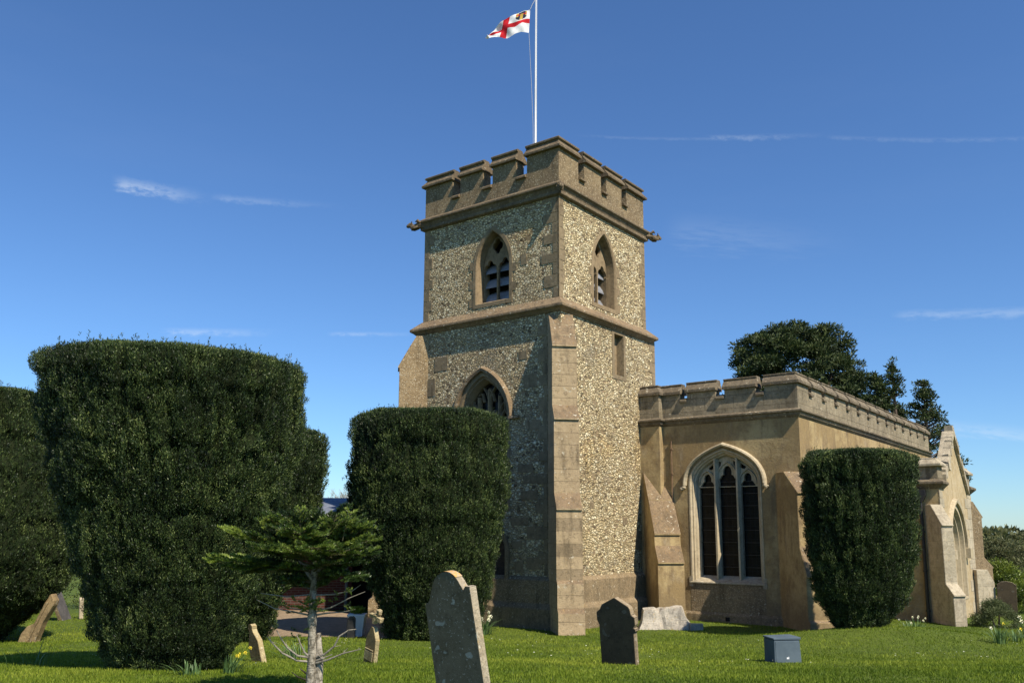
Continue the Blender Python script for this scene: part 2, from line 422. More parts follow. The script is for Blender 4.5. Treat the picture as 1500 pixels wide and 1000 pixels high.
# ---- upper tower walls
ba = (2.25, .70, 8.57, 9.72, 10.88); bb = (2.31, .70, 8.57, 9.72, 10.95)
mb = MB()
mb.fill([[(0, 8.2), (TN, 8.2), (TN, 11.5), (0, 11.5)], outline(*ba)], W(0))
mb.fill([[(0, 8.2), (TW, 8.2), (TW, 11.5), (0, 11.5)], outline(*bb)], S(0))
mb.add([(TW, 0, 8.2), (TW, TN, 8.2), (TW, TN, 11.5), (TW, 0, 11.5)], [(0,1,2,3)])
mb.add([(0, TN, 8.2), (TW, TN, 8.2), (TW, TN, 11.5), (0, TN, 11.5)], [(0,1,2,3)])
mb.build('tower_wall', M['flint'], CH, fix=False)
ring = [(0, 0), (TW, 0), (TW, TN), (0, TN)]           # counter-clockwise: outward on the right
ringL = [(-.12, -.12), (5.0, -.12), (5.0, 4.97), (-.12, 4.97)]
# ---- string course and cornice
mb = MB(); mb.sweep(ring, [(-.05, 8.46), (.02, 8.46), (.28, 8.215), (.28, 8.15), (.20, 8.10), (.14, 8.04), (-.05, 8.04)], True)
mb.build('string_course', M['weather'], CH, bevel=.008)
mb = MB(); mb.sweep(ring, [(-.05, 11.66), (.04, 11.66), (.19, 11.55), (.19, 11.50), (.13, 11.46), (.09, 11.37), (.10, 11.32), (.10, 11.28), (.04, 11.25), (-.05, 11.25)], True)
mb.build('cornice', M['dark_coping'], CH, bevel=.006)
# ---- tower plinth
mb = MB(); mb.sweep(ringL, [(-.05, 1.28), (.0, 1.28), (.10, 1.18), (.10, .62), (.20, .50), (.20, -.6), (-.05, -.6)], True)
mb.build('plinth', M['plinth'], CH, bevel=.01)
# ---- parapet
mb = MB(); T = .36
mb.sweep(ring, [(0, 11.60), (0, 12.04), (-T, 12.04), (-T, 11.60)], True)
Wm = [[(0, 4.0+.0), ], ]
gapsW = [(3.47, 3.78), (2.27, 2.63), (1.06, 1.43)]; gapsS = [(.97, 1.28), (2.18, 2.48), (3.36, 3.66)]
pieces = [[(0, 1.06), (0, 0), (.97, 0)], [(0, 2.27), (0, 1.43)], [(0, 3.47), (0, 2.63)],
          [(1.28, 0), (2.18, 0)], [(2.48, 0), (3.36, 0)], [(3.66, 0), (TW, 0), (TW, 1.1)],
          [(1.05, TN), (0, TN), (0, 3.78)], [(TW, 3.8), (TW, TN), (3.66, TN)], [(TW, 1.45), (TW, 2.3)], [(TW, 2.6), (TW, 3.45)],
          [(3.36, TN), (2.48, TN)], [(2.18, TN), (1.3, TN)]]
mb.build('parapet', M['dash'], CH)
each([(lambda b, p=p: b.sweep(p, [(0, 12.038), (0, 12.66), (-T, 12.66), (-T, 12.038)])) for p in pieces], 'merlon', M['dash'], CH)
mb = MB()
def extend(p, e):
    p = [Vector(q) for q in p]; a = (p[0] - p[1]).normalized(); b = (p[-1] - p[-2]).normalized()
    return [tuple(p[0] + a*e)] + [tuple(q) for q in p[1:-1]] + [tuple(p[-1] + b*e)]
CP = [(.095, 12.62), (.10, 12.68), (.02, 12.78), (-.02, 12.84), (-.02, 12.87), (.025, 12.885), (.03, 12.935), (.0, 12.96), (-.22, 12.96), (-.34, 12.82), (-.45, 12.70), (-.45, 12.62)]
SP = [(.08, 12.02), (.08, 12.075), (-.02, 12.15), (-T, 12.15), (-T, 12.02)]
each([(lambda b, p=p: b.sweep(extend(p, .05), CP)) for p in pieces], 'coping', M['dark_coping'], CH, bevel=.006)
each([(lambda q, a=a, b=b: q.sweep([(0, b - .01), (0, a + .01)], SP)) for a, b in gapsW] + [(lambda q, a=a, b=b: q.sweep([(a + .01, 0), (b - .01, 0)], SP)) for a, b in gapsS], 'crenel_sill', M['dark_coping'], CH, bevel=.006)
mb = MB(); mb.box((.3, .3, 11.7), (TW-.3, TN-.3, 11.86)); mb.build('tower_roof', M['lead'], CH)
# ---- quoins (irregular long-and-short work)
mb = MB()
def quoin_run(mb, mp, s0, sgn, z0, z1, wl, ws, pr, step=(.26, .38)):
    z = z0; k = 0
    while z < z1 - .05:
        h = min(random.uniform(*step), z1 - z)
        w = (wl if k % 2 else ws) * random.uniform(.85, 1.15)
        a, b = sorted((s0, s0 + sgn*w)); a += 0 if sgn > 0 else 0
        c = [mp(a, z + .004, pr), mp(b, z + .004, pr), mp(b, z + h - .004, pr), mp(a, z + h - .004, pr), mp(a, z + .004, -.05), mp(b, z + .004, -.05), mp(b, z + h - .004, -.05), mp(a, z + h - .004, -.05)]
        mb.add(c, [(0,1,2,3), (4,7,6,5), (0,4,5,1), (1,5,6,2), (2,6,7,3), (3,7,4,0)])
        z += h; k += 1
def qr(*a): b = MB(); quoin_run(b, *a[:-1]); b.build('quoin', a[-1], CH, bevel=.006)
qr(W(0), -.010, 1, 8.46, 11.26, .58, .22, .010, M['quoin'])
qr(S(0), -.010, 1, 8.46, 11.26, .27, .22, .0115, M['quoin'])
qr(W(0), TN, -1, 8.46, 11.26, .36, .22, .010, M['quoin'])
qr(S(0), TW, -1, 8.46, 11.26, .30, .18, .0115, M['quoin'])
qr(S(-.12), 5.0, -1, 1.3, 8.1, .32, .18, .0115, M['quoin'])
qr(W(-.12), 4.97, -1, 1.3, 8.0, .42, .28, .010, M['quoin'])
qr(W(-.12), .30, 1, 1.3, 7.9, .30, .12, .010, M['quoin'])
# ---- ashlar patches in the flint
mb = MB()
def patch(mp, s, z, w, h, pr=.008):
    mb = MB()
    o = [(s, z), (s + w*random.uniform(.9, 1), z - .01), (s + w, z + h*random.uniform(.9, 1)), (s + .02, z + h)]
    vs = [mp(p[0], p[1], pr) for p in o] + [mp(p[0], p[1], -.04) for p in o]
    mb.add(vs, [(0,1,2,3), (0,4,5,1), (1,5,6,2), (2,6,7,3), (3,7,4,0)])
    mb.build('stone_patch', M['quoin'], CH)
for s, z, w, h in [(.62, 6.12, .46, .36), (.95, 6.9, .3, .22), (.5, 5.0, .5, .25), (.75, 3.9, .5, .22), (.35, 3.62, .75, .2), (.6, 3.2, .55, .24), (.9, 2.55, .6, .2), (.45, 2.2, .5, .32), (1.1, 1.95, .35, .2), (.5, 1.45, .45, .3), (1.05, 1.35, .3, .3), (.3, 2.85, .4, .25), (3.75, 6.9, .5, .4), (4.2, 6.2, .35, .5), (3.9, 5.2, .4, .3)]:
    patch(lo_w, s, z, w, h)
for s, z, w, h in [(3.6, 1.9, .35, .55), (1.2, 3.0, .2, .16), (2.9, 2.6, .25, .18)]: patch(lo_s, s, z, w, h)
for s, z, w, h in [(1.05, 9.55, .22, .3)]: patch(W(0), s, z, w, h)
# ---- belfry windows
def belfry(mp, q, extra):
    c, w, z0, zs, za = q
    O_ = lambda i, dz=0: outline(c, w - i, z0 + min(i, .13) + dz, zs, za - i*1.15)
    f = MB()
    f.loft([(O_(0), -.05), (O_(0), .012), (O_(.10), .012), (O_(.13), -.02), (O_(.15), -.16), (O_(.17), -.24)], mp)
    f.loft([(O_(.17), -.24), (O_(.20), -.24), (O_(.20), -.5)], mp)
    for k in range(5):                                    # irregular jamb stones outside the frame
        z = z0 + .05 + k*.27
        for sg in (-1, 1):
            if (k + (sg > 0)) % 2:
                a, b = sorted((c + sg*w, c + sg*(w + .13)))
                f.add([mp(a, z, .010), mp(b, z, .010), mp(b, z + .24, .010), mp(a, z + .24, .010)], [(0,1,2,3)])
    fr = f.build('belfry_window', M['tracery_brown'] if extra else M['quoin'], CH, fix=False)
    t = MB(); iw = w - .17; a = iw/2 - .028
    zb = z0 + .13; zl = zs - .05
    plate_o = outline(c, iw + .02, zb, zs, za - .17*1.15 + .02)
    holes = [light_head(c - iw/2 + .0, a, zb + .03, zl, 5, 1.30, .26), light_head(c + iw/2, a, zb + .03, zl, 5, 1.30, .26),
             foil(c, zs + (za - zs)*.555, .185, 4, 90, .30, sz=1.25)]
    t.plate([plate_o] + holes, mp, -.24, -.32)
    t.build('tracery', M['tracery_brown'], fr, bevel=0)
    for sg in (-1, 1):
        for k in range(3):
            z = zb + .10 + k*.42; cc = c + sg*iw/2; l = MB()
            pr = [(-.33, z), (-.37, z + .10), (-.46, z + .24), (-.60, z + .33)]
            for (d0, za_), (d1, zb_) in zip(pr[:-1], pr[1:]):
                l.add([mp(cc - iw/2, za_, d0), mp(cc + iw/2, za_ + .0, d0), mp(cc + iw/2, zb_, d1), mp(cc - iw/2, zb_, d1),
                       mp(cc - iw/2, za_ - .02, d0), mp(cc + iw/2, za_ - .02, d0), mp(cc + iw/2, zb_ - .02, d1), mp(cc - iw/2, zb_ - .02, d1)],
                      [(0,1,2,3), (4,5,6,7), (0,1,5,4), (2,3,7,6)])
            l.build('louvre', M['lead'], fr, fix=False)
    v = MB(); v.add([mp(c - w, z0, -.62), mp(c + w, z0, -.62), mp(c + w, za, -.62), mp(c - w, za, -.62)], [(0,1,2,3)])
    v.loft([(outline(c, w - .20, z0 + .13, zs, za - .23), -.5), (outline(c, w - .20, z0 + .13, zs, za - .23), -.62)], mp)
    v.build('dark_backing', M['void'], fr, fix=False)  # near-black sheet standing in for the unlit space behind the louvres
belfry(W(0), ba, 1); belfry(S(0), bb, 1)
# ---- slit window
f = MB(); so = lambda i, j=0: [(2.46 + i, 6.64 + i), (3.22 - i, 6.64 + i), (3.22 - i, 8.06 - i), (2.46 + i, 8.06 - i)]
f.loft([(so(0), -.05), (so(0), .012), (so(.12), .012), (so(.15), -.22)], lo_s)
sw = f.build('slit_window', M['quoin'], CH, fix=False)
f = MB(); f.fill([so(.14)], lo_s, -.21); f.build('boarding', M['tracery_brown'], sw, fix=False)
f = MB(); f.box((2.80, .14, 6.8), (2.815, .10, 7.95)); f.box((2.6, .14, 7.5), (3.08, .102, 7.515)); f.build('glazing_bar', M['trim'], sw)
# ---- west window
f = MB(); O_ = lambda i: outline(ww_c, .95 - i, 2.95 + min(i, .2), 5.35, 6.72 - i*1.2)
f.loft([(O_(0), -.05), (O_(0), .012), (O_(.10), .012), (O_(.13), -.06), (O_(.16), -.06), (O_(.24), -.26), (O_(.24), -.45)], lo_w)
wwf = f.build('west_window', M['quoin'], CH, fix=False)
f = MB(); A = lambda i: arch_only(ww_c, .95 + i, 5.1, 5.35, 6.72 + i*1.25)[1:-1]
f.loft([(A(.0), .0), (A(.0), .10), (A(.06), .12), (A(.10), .07), (A(.12), -.02)], lo_w, closed=False)
f.box((-.24, ww_c - 1.28, 5.33), (-.10, ww_c - .96, 5.40)); f.box((-.24, ww_c + .96, 5.33), (-.10, ww_c + 1.28, 5.40))
f.build('hood_mould', M['weather'], wwf, fix=False)
f = MB(); m_ = lo_w; iw = .71
for x in (-.36, 0, .36):
    top = 6.05 if x else 6.25
    f.bar([(ww_c + x, 3.1), (ww_c + x, top)], .11, -.24, -.38, m_)
    f.bar([(ww_c + x - .18, 5.9), (ww_c + x - .10, 6.15), (ww_c + x, 6.28 if not x else 6.1)], .05, -.26, -.36, m_)
for c_ in (-.54, -.18, .18, .54):
    w_ = .15
    f.bar([(ww_c + c_ - w_, 5.25), (ww_c + c_ - w_*.85, 5.45), (ww_c + c_, 5.66)], .06, -.26, -.36, m_)
    f.bar([(ww_c + c_ + w_, 5.25), (ww_c + c_ + w_*.85, 5.45), (ww_c + c_, 5.66)], .06, -.26, -.36, m_)
for sg in (-1, 1):
    f.bar([(ww_c + sg*.54, 5.66), (ww_c + sg*.54, 5.95)], .05, -.26, -.36, m_)
    f.bar([(ww_c, 5.9), (ww_c + sg*.09, 6.15), (ww_c + sg*.2, 6.3)], .05, -.26, -.36, m_)
    f.bar([(ww_c + sg*.36, 5.5), (ww_c + sg*.42, 5.75), (ww_c + sg*.56, 5.9)], .045, -.26, -.36, m_)
f.build('tracery', M['tracery_brown'], wwf, fix=False)
f = MB(); f.fill([outline(ww_c, .80, 3.0, 5.35, 6.5)], lo_w, -.40); f.build('glass', M['glass'], wwf, fix=False)
# ---- west door
f = MB(); O_ = lambda i: outline(ww_c, .95 - i, -.3, 1.9, 2.75 - i, 'four')
f.loft([(O_(0), -.05), (O_(0), .09), (O_(.1), .09), (O_(.14), -.05), (O_(.2), -.3)], lo_w)
dr = f.build('west_doorway', M['plinth'], CH, fix=False)
f = MB()
for k in range(7): f.box((.19, ww_c - .76 + k*.22, -.2), (.25, ww_c - .76 + k*.22 + .21, 2.6))
f.build('door', M['wood'], dr)
# ---- diagonal buttresses
Q = 1/math.sqrt(2)
def buttress(B, d, cen, w, prof, mats, name='buttress', steep=1):
    d = Vector(d).normalized(); e = Vector((-d.y, d.x))
    f = MB(); fn = lambda t, z, q: (B[0] + d.x*t + e.x*q, B[1] + d.y*t + e.y*q, z)
    f.prism(prof, fn, cen - w/2, cen + w/2, 0, steep)
    return f.build(name, mats, CH, bevel=.012)
def lip(t0, z0, t1, z1, n=1):
    # weathered slope in n slabs, each with a small drip edge
    o = []
    for k in range(n):
        a, b = k/n, (k+1)/n
        ta, tb = t0 + (t1-t0)*a, t0 + (t1-t0)*b; za, zb = z0 + (z1-z0)*a, z0 + (z1-z0)*b
        o += [(ta, za), (tb + .012, zb), (tb + .012, zb - .035), (tb - (0 if k < n-1 else .03), zb - .035)]
    return o
prof = [(-.6, 7.98)] + lip(.02, 7.98, .52, 7.06, 3) + [(.49, 5.52)] + lip(.49, 5.52, .74, 5.16, 1) + [(.71, 3.32)] + lip(.71, 3.32, 1.0, 2.94, 1) + [(.97, 1.25), (1.07, 1.17), (1.07, .60), (1.18, .50), (1.18, -.6), (-.6, -.6)]
buttress((-.0, -.0), (-1, -1), .03, .64, prof, [M['ashlar'], M['weather']])
buttress((-.12, 4.97), (-1, 1), -.0, .66, prof, [M['rubble'], M['weather']])
# ---- gargoyles at the cornice corners
def gargoyle(x, y, dx, dy, dn=0, k=1.0):
    f = MB(); d = Vector((dx, dy, dn)).normalized(); e = Vector((-dy, dx, 0)).normalized(); up = Vector((0, 0, 1)); B = Vector((x, y, 11.42))
    P = lambda t, s, z: B + d*(t*k) + e*(s*k) + up*z
    f.tube([P(-.1, 0, .02), P(.08, 0, .03), P(.2, .01, 0), P(.3, -.01, -.03), P(.36, 0, -.02)], [.10, .11, .075, .085, .05], 7)
    f.tube([P(.30, 0, .02), P(.36, .0, .04), P(.44, .0, -.01), P(.47, 0, -.03)], [.05, .075, .055, .02], 6)
    for s in (-1, 1):
        f.tube([P(.33, s*.05, .06), P(.30, s*.09, .13)], [.03, .01], 5)
        f.tube([P(.05, s*.09, .08), P(.12, s*.13, .14), P(.2, s*.08, .11)], [.04, .05, .015], 5)
        f.tube([P(.12, s*.08, -.03), P(.24, s*.10, -.08), P(.34, s*.07, -.09)], [.04, .035, .02], 5)
    o = f.build('gargoyle', M['dark_coping'], CH, fix=False)
gargoyle(-.08, TN + .05, -.55, .8); gargoyle(TW + .08, -.1, .8, -.5); gargoyle(-.1, -.1, -.7, -.7, -.2, .45)

# ---- AISLE
UA, VA, UE = 4.20, -4.70, 19.5
wc, aw = -2.565, 1.05
wo = outline(wc, aw, 1.05, 3.68, 4.66, 'four')
mb = MB()
mb.fill([[(VA, -.8), (-.75, -.8), (-.75, 5.5), (VA, 5.5)], wo], W(UA))
mb.add([(UA, VA, -.8), (UE, VA, -.8), (UE, VA, 5.5), (UA, VA, 5.5)], [(0,1,2,3)])
mb.add([(UE, VA, -.8), (UE, 5, -.8), (UE, 5, 5.5), (UE, VA, 5.5)], [(0,1,2,3)])
mb.add([(UE, 5, -.8), (5, 5, -.8), (5, 5, 5.5), (UE, 5, 5.5)], [(0,1,2,3)])
mb.box((3.98, -.75, -.8), (4.6, -.1, 5.5))
mb.build('aisle_wall', M['render'], CH, fix=False)
pth = [(3.98, -.1), (3.98, -.75), (UA, -.75), (UA, VA), (UE, VA), (UE, 4.8)]
mb = MB(); mb.sweep(pth, [(-.05, 5.63), (.0, 5.63), (.13, 5.575), (.13, 5.53), (.08, 5.50), (.06, 5.44), (.0, 5.38), (-.05, 5.38)])
mb.build('cornice', M['coping'], CH, bevel=.006)
mb = MB(); mb.sweep([(3.98, -.1), (3.98, -.75), (UA, -.75), (UA, VA), (UE, VA)], [(-.05, .27), (.0, .27), (.06, .20), (.06, -.8), (-.05, -.8)])
mb.build('plinth', M['plinth'], CH, bevel=.008)
# rough panel below the window
mb = MB(); mb.plate([[(-3.62, .27), (-1.50, .27), (-1.50, 1.04), (-3.62, 1.04)]], W(UA), .006, -.02)
mb.build('rough_panel', M['plinth'], CH, fix=False)
mb = MB(); mb.box((4.13, -2.62, .06), (4.16, -2.50, .16)); mb.build('air_vent', M['void'], CH)
mb = MB(); T2 = .30
mb.sweep(pth, [(0, 5.6), (0, 6.08), (-T2, 6.08), (-T2, 5.6)])
gW = [(-1.54, -1.32), (-2.67, -2.40), (-3.81, -3.56)]
slots = [5.08 + 1.127*k for k in range(13)]
pc = [[(3.98, -.1), (3.98, -.75), (UA, -.75), (UA, -1.32)], [(UA, -1.54), (UA, -2.40)], [(UA, -2.67), (UA, -3.56)], [(UA, -3.81), (UA, VA), (slots[0], VA)]]
for a, b in zip(slots[:-1], slots[1:]): pc.append([(a + .27, VA), (b, VA)])
pc.append([(slots[-1] + .27, VA), (UE, VA), (UE, 2)])
mb.build('parapet', M['parapet'], CH)
each([(lambda b, p=p: b.sweep(p, [(0, 6.078), (0, 6.32), (-T2, 6.32), (-T2, 6.078)])) for p in pc], 'merlon', M['parapet'], CH)
def cop(dz): return [(.075, 6.29+dz), (.08, 6.37+dz), (-.06, 6.545+dz), (-.035, 6.56+dz), (-.035, 6.60+dz), (-.26, 6.60+dz), (-.38, 6.375+dz), (-.38, 6.29+dz)]
each([(lambda b, p=p: b.sweep(extend(p, .04), cop(random.uniform(-.012, .012)))) for p in pc], 'coping', M['coping'], CH, bevel=.006)
SP2 = [(.065, 6.04), (.065, 6.10), (-.03, 6.17), (-T2, 6.17), (-T2, 6.04)]
each([(lambda q, a=a, b=b: q.sweep([(UA, b - .01), (UA, a + .01)], SP2)) for a, b in gW] + [(lambda q, a=a: q.sweep([(a + .01, VA), (a + .26, VA)], SP2)) for a in slots], 'crenel_sill', M['coping'], CH, bevel=.006)
mb = MB(); mb.box((UA + .35, VA + .35, 5.6), (UE - .35, 4.6, 5.72)); mb.build('aisle_roof', M['lead'], CH)
# aisle west window
mp = W(UA); f = MB(); K = 'four'
O_ = lambda i, b=0: outline(wc, aw - i, 1.05 + b, 3.68, 4.66 - i*1.05, K)
f.loft([(O_(0), -.05), (O_(0), .01), (O_(.04), .01), (O_(.07), -.05), (O_(.10), -.05), (O_(.12, .02), -.12), (O_(.15, .04), -.14), (O_(.17, .10), -.26), (O_(.20, .12), -.26), (O_(.20, .12), -.40)], mp)
wf = f.build('aisle_window', M['trim'], CH, fix=False)
f = MB(); A = lambda i, j: arch_only(wc, aw + i, 3.60, 3.68, 4.66 + i*1.05, K)[1:-1]
f.loft([(A(.06,0), .0), (A(.06,0), .09), (A(.10,0), .13), (A(.14,0), .11), (A(.17,0), -.02)], mp, closed=False)
for sg in (-1, 1):
    c_ = wc + sg*(aw + .12)
    f.tube([mp(c_, 3.72, .05), mp(c_, 3.62, .07), mp(c_ + sg*.06, 3.58, .08), mp(c_ + sg*.10, 3.62, .08)], [.05, .06, .055, .03], 7)
f.build('hood_mould', M['trim'], wf, fix=False)
f = MB(); iw = .85; x1 = .32
for x in (-x1, x1): f.bar([(wc + x, 1.12), (wc + x, 4.42)], .135, -.11, -.34, mp)
f.build('mullion', M['trim'], wf, fix=False)
f = MB(); lw = .255
po = outline(wc, iw + .02, 3.62, 3.68, 4.45, K)
lights = [(-.585, .205, 3.70), (0, .245, 3.86), (.585, .205, 3.70)]
hs = []
for cx, a, zs in lights: hs.append(light_head(wc + cx, a, 3.64, zs, 3, 1.42, .42))
for sg in (-1, 1):
    hs.append([(wc + sg*.36, 4.14), (wc + sg*.50, 4.10), (wc + sg*.56, 4.16), (wc + sg*.38, 4.27)])
    hs.append([(wc + sg*.28, 4.13), (wc + sg*.27, 4.31), (wc + sg*.17, 4.34), (wc + sg*.19, 4.22)])
f.plate([po] + hs, mp, -.25, -.33)
for cx, a, zs in lights:                                    # raised mouldings over each light
    c_ = arch_curve(a + .05, (a + .05)*1.5, 'two', 8)
    f.bar([(wc + cx + x, zs + z) for x, z in c_] , .05, -.20, -.30, mp)
    f.bar([(wc + cx - x, zs + z) for x, z in c_] , .05, -.20, -.30, mp)
f.build('tracery', M['trim'], wf, fix=False)
f = MB(); f.add([mp(-3.62, 1.02, .04), mp(-1.5, 1.02, .04), mp(-1.5, 1.05, .04), mp(-3.62, 1.05, .04), mp(-1.55, 1.22, -.34), mp(-3.58, 1.22, -.34), mp(-3.62, 1.02, -.34), mp(-1.5, 1.02, -.34)],
    [(0,1,2,3), (3,2,4,5), (1,7,4,2), (0,3,5,6), (0,6,7,1)])
for sg in (-3.66, -1.56): f.box((4.185, sg, .93), (4.25, sg + .10, 1.20))
f.build('sill', M['pale'], wf, fix=False)
f = MB(); f.fill([outline(wc, iw + .05, 1.1, 3.68, 4.5, K)], mp, -.36); f.build('glass', M['glass'], wf, fix=False)
f = MB()
for k in range(8): f.box((4.52, wc - .86, 1.45 + k*.33), (4.545, wc + .86, 1.465 + k*.33))
f.build('saddle_bar', M['iron'], wf)
# conduit pipe beside the window
f = MB(); f.tube([(4.17, -1.02, .25), (4.17, -1.02, 4.95)], .018, 6)
for z in (.8, 1.6, 2.4, 3.2, 4.0, 4.7): f.box((4.14, -1.05, z), (4.2, -.99, z + .04))
f.build('conduit_pipe', simple_mat('brown_pipe', (.22,.14,.08), (.16,.1,.06)), CH, fix=False)
# aisle buttresses
prof = [(-.7, 4.30), (-.25, 4.30)] + lip(-.25, 4.25, .80, 2.34, 2) + [(.80, 2.02)] + lip(.80, 2.02, 1.07, 1.58, 1) + [(1.06, .3), (1.1, .28), (1.1, -.8), (-.7, -.8)]
buttress((UA, -.65), (-1, -1), -.10, .74, prof, [M['render'], M['weather']])
prof = [(-.5, 3.95)] + lip(.0, 3.95, .72, 3.38, 1) + [(.70, 2.05)] + lip(.70, 2.05, 1.0, 1.34, 1) + [(.99, .3), (1.08, .25), (1.08, -.8), (-.5, -.8)]
buttress((UA, VA), (-1, -1), -.13, .72, prof, [M['render'], M['weather']])

# ---- PORCH
UP, VP, UR = 9.0, -7.0, 13.8
pc_, pw = 11.0, 1.13
mb = MB()
mb.fill([[(UP, -.8), (UR, -.8), (UR, 3.75), (12.95, 3.75), (11.3, 5.42), (9.65, 3.95), (UP, 3.95)], outline(pc_, pw, .42, 1.95, 3.28)], S(VP))
mb.build('porch_gable', M['yellow_render'], CH, fix=False)
mb = MB()
mb.add([(UP, VP, -.8), (UP, VA, -.8), (UP, VA, 3.8), (UP, VP, 3.8)], [(0,1,2,3)])
mb.build('porch_wall', M['render'], CH, fix=False); mb = MB()
mb.add([(UR, VP, -.8), (UR, VA, -.8), (UR, VA, 3.8), (UR, VP, 3.8)], [(0,1,2,3)])
mb.build('porch_wall', M['render'], CH, fix=False)
ppw = [(UP, VA), (UP, VP), (9.62, VP)]
mb = MB(); mb.sweep(ppw, [(-.05, 3.93), (.0, 3.93), (.16, 3.85), (.16, 3.79), (.08, 3.72), (.0, 3.64), (-.05, 3.64)])
mb.build('cornice', M['coping'], CH, bevel=.008); mb = MB()
ppe = [(13.1, VP), (UR, VP), (UR, VA)]
mb.sweep(ppe, [(-.05, 3.93), (.0, 3.93), (.16, 3.85), (.16, 3.79), (.08, 3.72), (.0, 3.64), (-.05, 3.64)])
mb.build('cornice', M['coping'], CH, bevel=.008)
mb = MB()
mb.sweep(ppw, [(0, 3.9), (0, 4.32), (-.3, 4.32), (-.3, 3.9)]); mb.build('parapet', M['parapet'], CH, bevel=.012); mb = MB(); mb.sweep(ppe, [(0, 3.9), (0, 4.28), (-.3, 4.28), (-.3, 3.9)])
mb.build('parapet', M['parapet'], CH, bevel=.012)
for p, dz in ((ppw, 0), (ppe, -.04)):
    mb = MB(); mb.sweep(extend(p, .05), [(.11, 4.30+dz), (.11, 4.37+dz), (-.03, 4.50+dz), (-.03, 4.54+dz), (-.22, 4.56+dz), (-.38, 4.37+dz), (-.38, 4.30+dz)])
    mb.build('coping', M['pale'], CH, bevel=.008)
# raking gable coping with rough kneelers
mb = MB()
def rake(a, b, n):
    for k in range(n):
        t0, t1 = k/n, (k+1)/n - .01
        p, q = (a[0] + (b[0]-a[0])*t0, a[1] + (b[1]-a[1])*t0), (a[0] + (b[0]-a[0])*t1, a[1] + (b[1]-a[1])*t1)
        j = random.uniform(-.02, .02)
        vs = []
        for d in (.10 + j, -.22):
            for (x, z) in (p, q): vs += [(x, VP - d, z - .02), (x, VP - d, z + .19 + j)]
        mb.add(vs, [(0,1,3,2), (4,6,7,5), (0,2,6,4), (1,5,7,3), (0,4,5,1), (2,3,7,6)])
rake((9.62, 3.9), (11.3, 5.42), 5); rake((11.3, 5.42), (13.15, 3.62), 6)
mb.rough_box((11.18, VP - .10, 5.46), (11.42, VP + .16, 5.68), .03)
for k in range(5): mb.rough_box((9.72 + k*.27, VP - .11, 4.0 + k*.24), (10.0 + k*.27, VP + .1, 4.25 + k*.24), .035)
mb.build('gable_coping', M['pale'], CH)
for a, b, z0, z1 in ((9.2, 11.3, 3.95, 4.72), (13.6, 11.3, 3.95, 4.72)):
    mb = MB(); mb.add([(a, VP + .3, z0), (a, VA, z0), (b, VA, z1), (b, VP + .3, z1), (a, VP + .3, z0 - .1), (a, VA, z0 - .1), (b, VA, z1 - .1), (b, VP + .3, z1 - .1)], [(0,1,2,3), (4,7,6,5), (0,4,5,1), (3,2,6,7)])
    mb.build('porch_roof', M['slate'], CH, fix=False)
# porch window
mp = S(VP); f = MB(); O_ = lambda i: outline(pc_, pw - i, .42 + i*.5, 1.95, 3.28 - i*1.15)
f.loft([(O_(0), -.05), (O_(0), .02), (O_(.12), .02), (O_(.16), -.10), (O_(.24), -.10), (O_(.28), -.22), (O_(.36), -.22), (O_(.40), -.36), (O_(.40), -.6)], mp)
pf = f.build('porch_window', M['trim'], CH, fix=False)
f = MB(); A = lambda i: arch_only(pc_, pw + i, 1.85, 1.95, 3.28 + i*1.2)[1:-1]
f.loft([(A(.02), .0), (A(.02), .10), (A(.10), .12), (A(.14), -.02)], mp, closed=False)
for sg in (-1, 1):
    c_ = pc_ + sg*(pw + .12)
    f.rough_box((c_ - .14, VP - .17, 1.62), (c_ + .14, VP + .05, 1.92), .03)
f.build('hood_mould', M['trim'], pf, fix=False)
f = MB()
for x in (-.24, .24): f.bar([(pc_ + x, .6), (pc_ + x, 2.75)], .09, -.34, -.5, mp)
f.build('mullion', M['trim'], pf, fix=False)
f = MB(); f.fill([outline(pc_, .78, .55, 1.95, 2.9)], mp, -.52); f.build('glass', M['glass'], pf, fix=False)
# pale quoins and lower dado on the porch front
qr(S(VP), UP, 1, -.4, 3.6, .60, .42, .012, M['pale']); qr(S(VP), UR, -1, -.4, 3.6, 1.1, .8, .012, M['pale'])
prof = [(-.5, 3.2)] + lip(.0, 3.2, .46, 2.62, 1) + [(.44, 1.02)] + lip(.44, 1.02, .77, .72, 1) + [(.74, -.8), (-.5, -.8)]
buttress((UP, VP), (-1, -1), -.13, .36, prof, [M['pale'], M['pale']], steep=None)
prof = [(-.5, 3.45)] + lip(.0, 3.42, .30, 2.92, 1) + [(.25, 1.62)] + lip(.25, 1.62, .54, 1.3, 1) + [(.52, .42), (.58, .40), (.58, -.8), (-.5, -.8)]
buttress((UR, VP), (1, -1), .15, .5, prof, [M['plinth'], M['weather']])
prof = [(-.4, 1.25)] + [(.0, 1.25), (.22, .85), (.24, .0), (.30, -.05), (.30, -.8), (-.4, -.8)]
buttress((UR - .35, VP - .25), (1, -.9), .0, .4, prof, [M['pale'], M['pale']], steep=None)
f = MB(); f.tube([(8.93, -6.50, -.3), (8.93, -6.50, 3.32)], .05, 8)
for z in (.2, 1.3, 2.4): f.tube([(8.93, -6.50, z), (8.93, -6.50, z + .06)], .065, 8)
dp = f.build('downpipe', M['iron'], CH, fix=False)
f = MB(); f.prism([(-.16, 3.62), (.16, 3.62), (.16, 3.45), (.06, 3.28), (-.06, 3.28), (-.16, 3.45)], lambda a, b, e: (e, -6.50 + a, b), 8.80, 9.0)
f.build('hopper_head', M['iron'], dp)

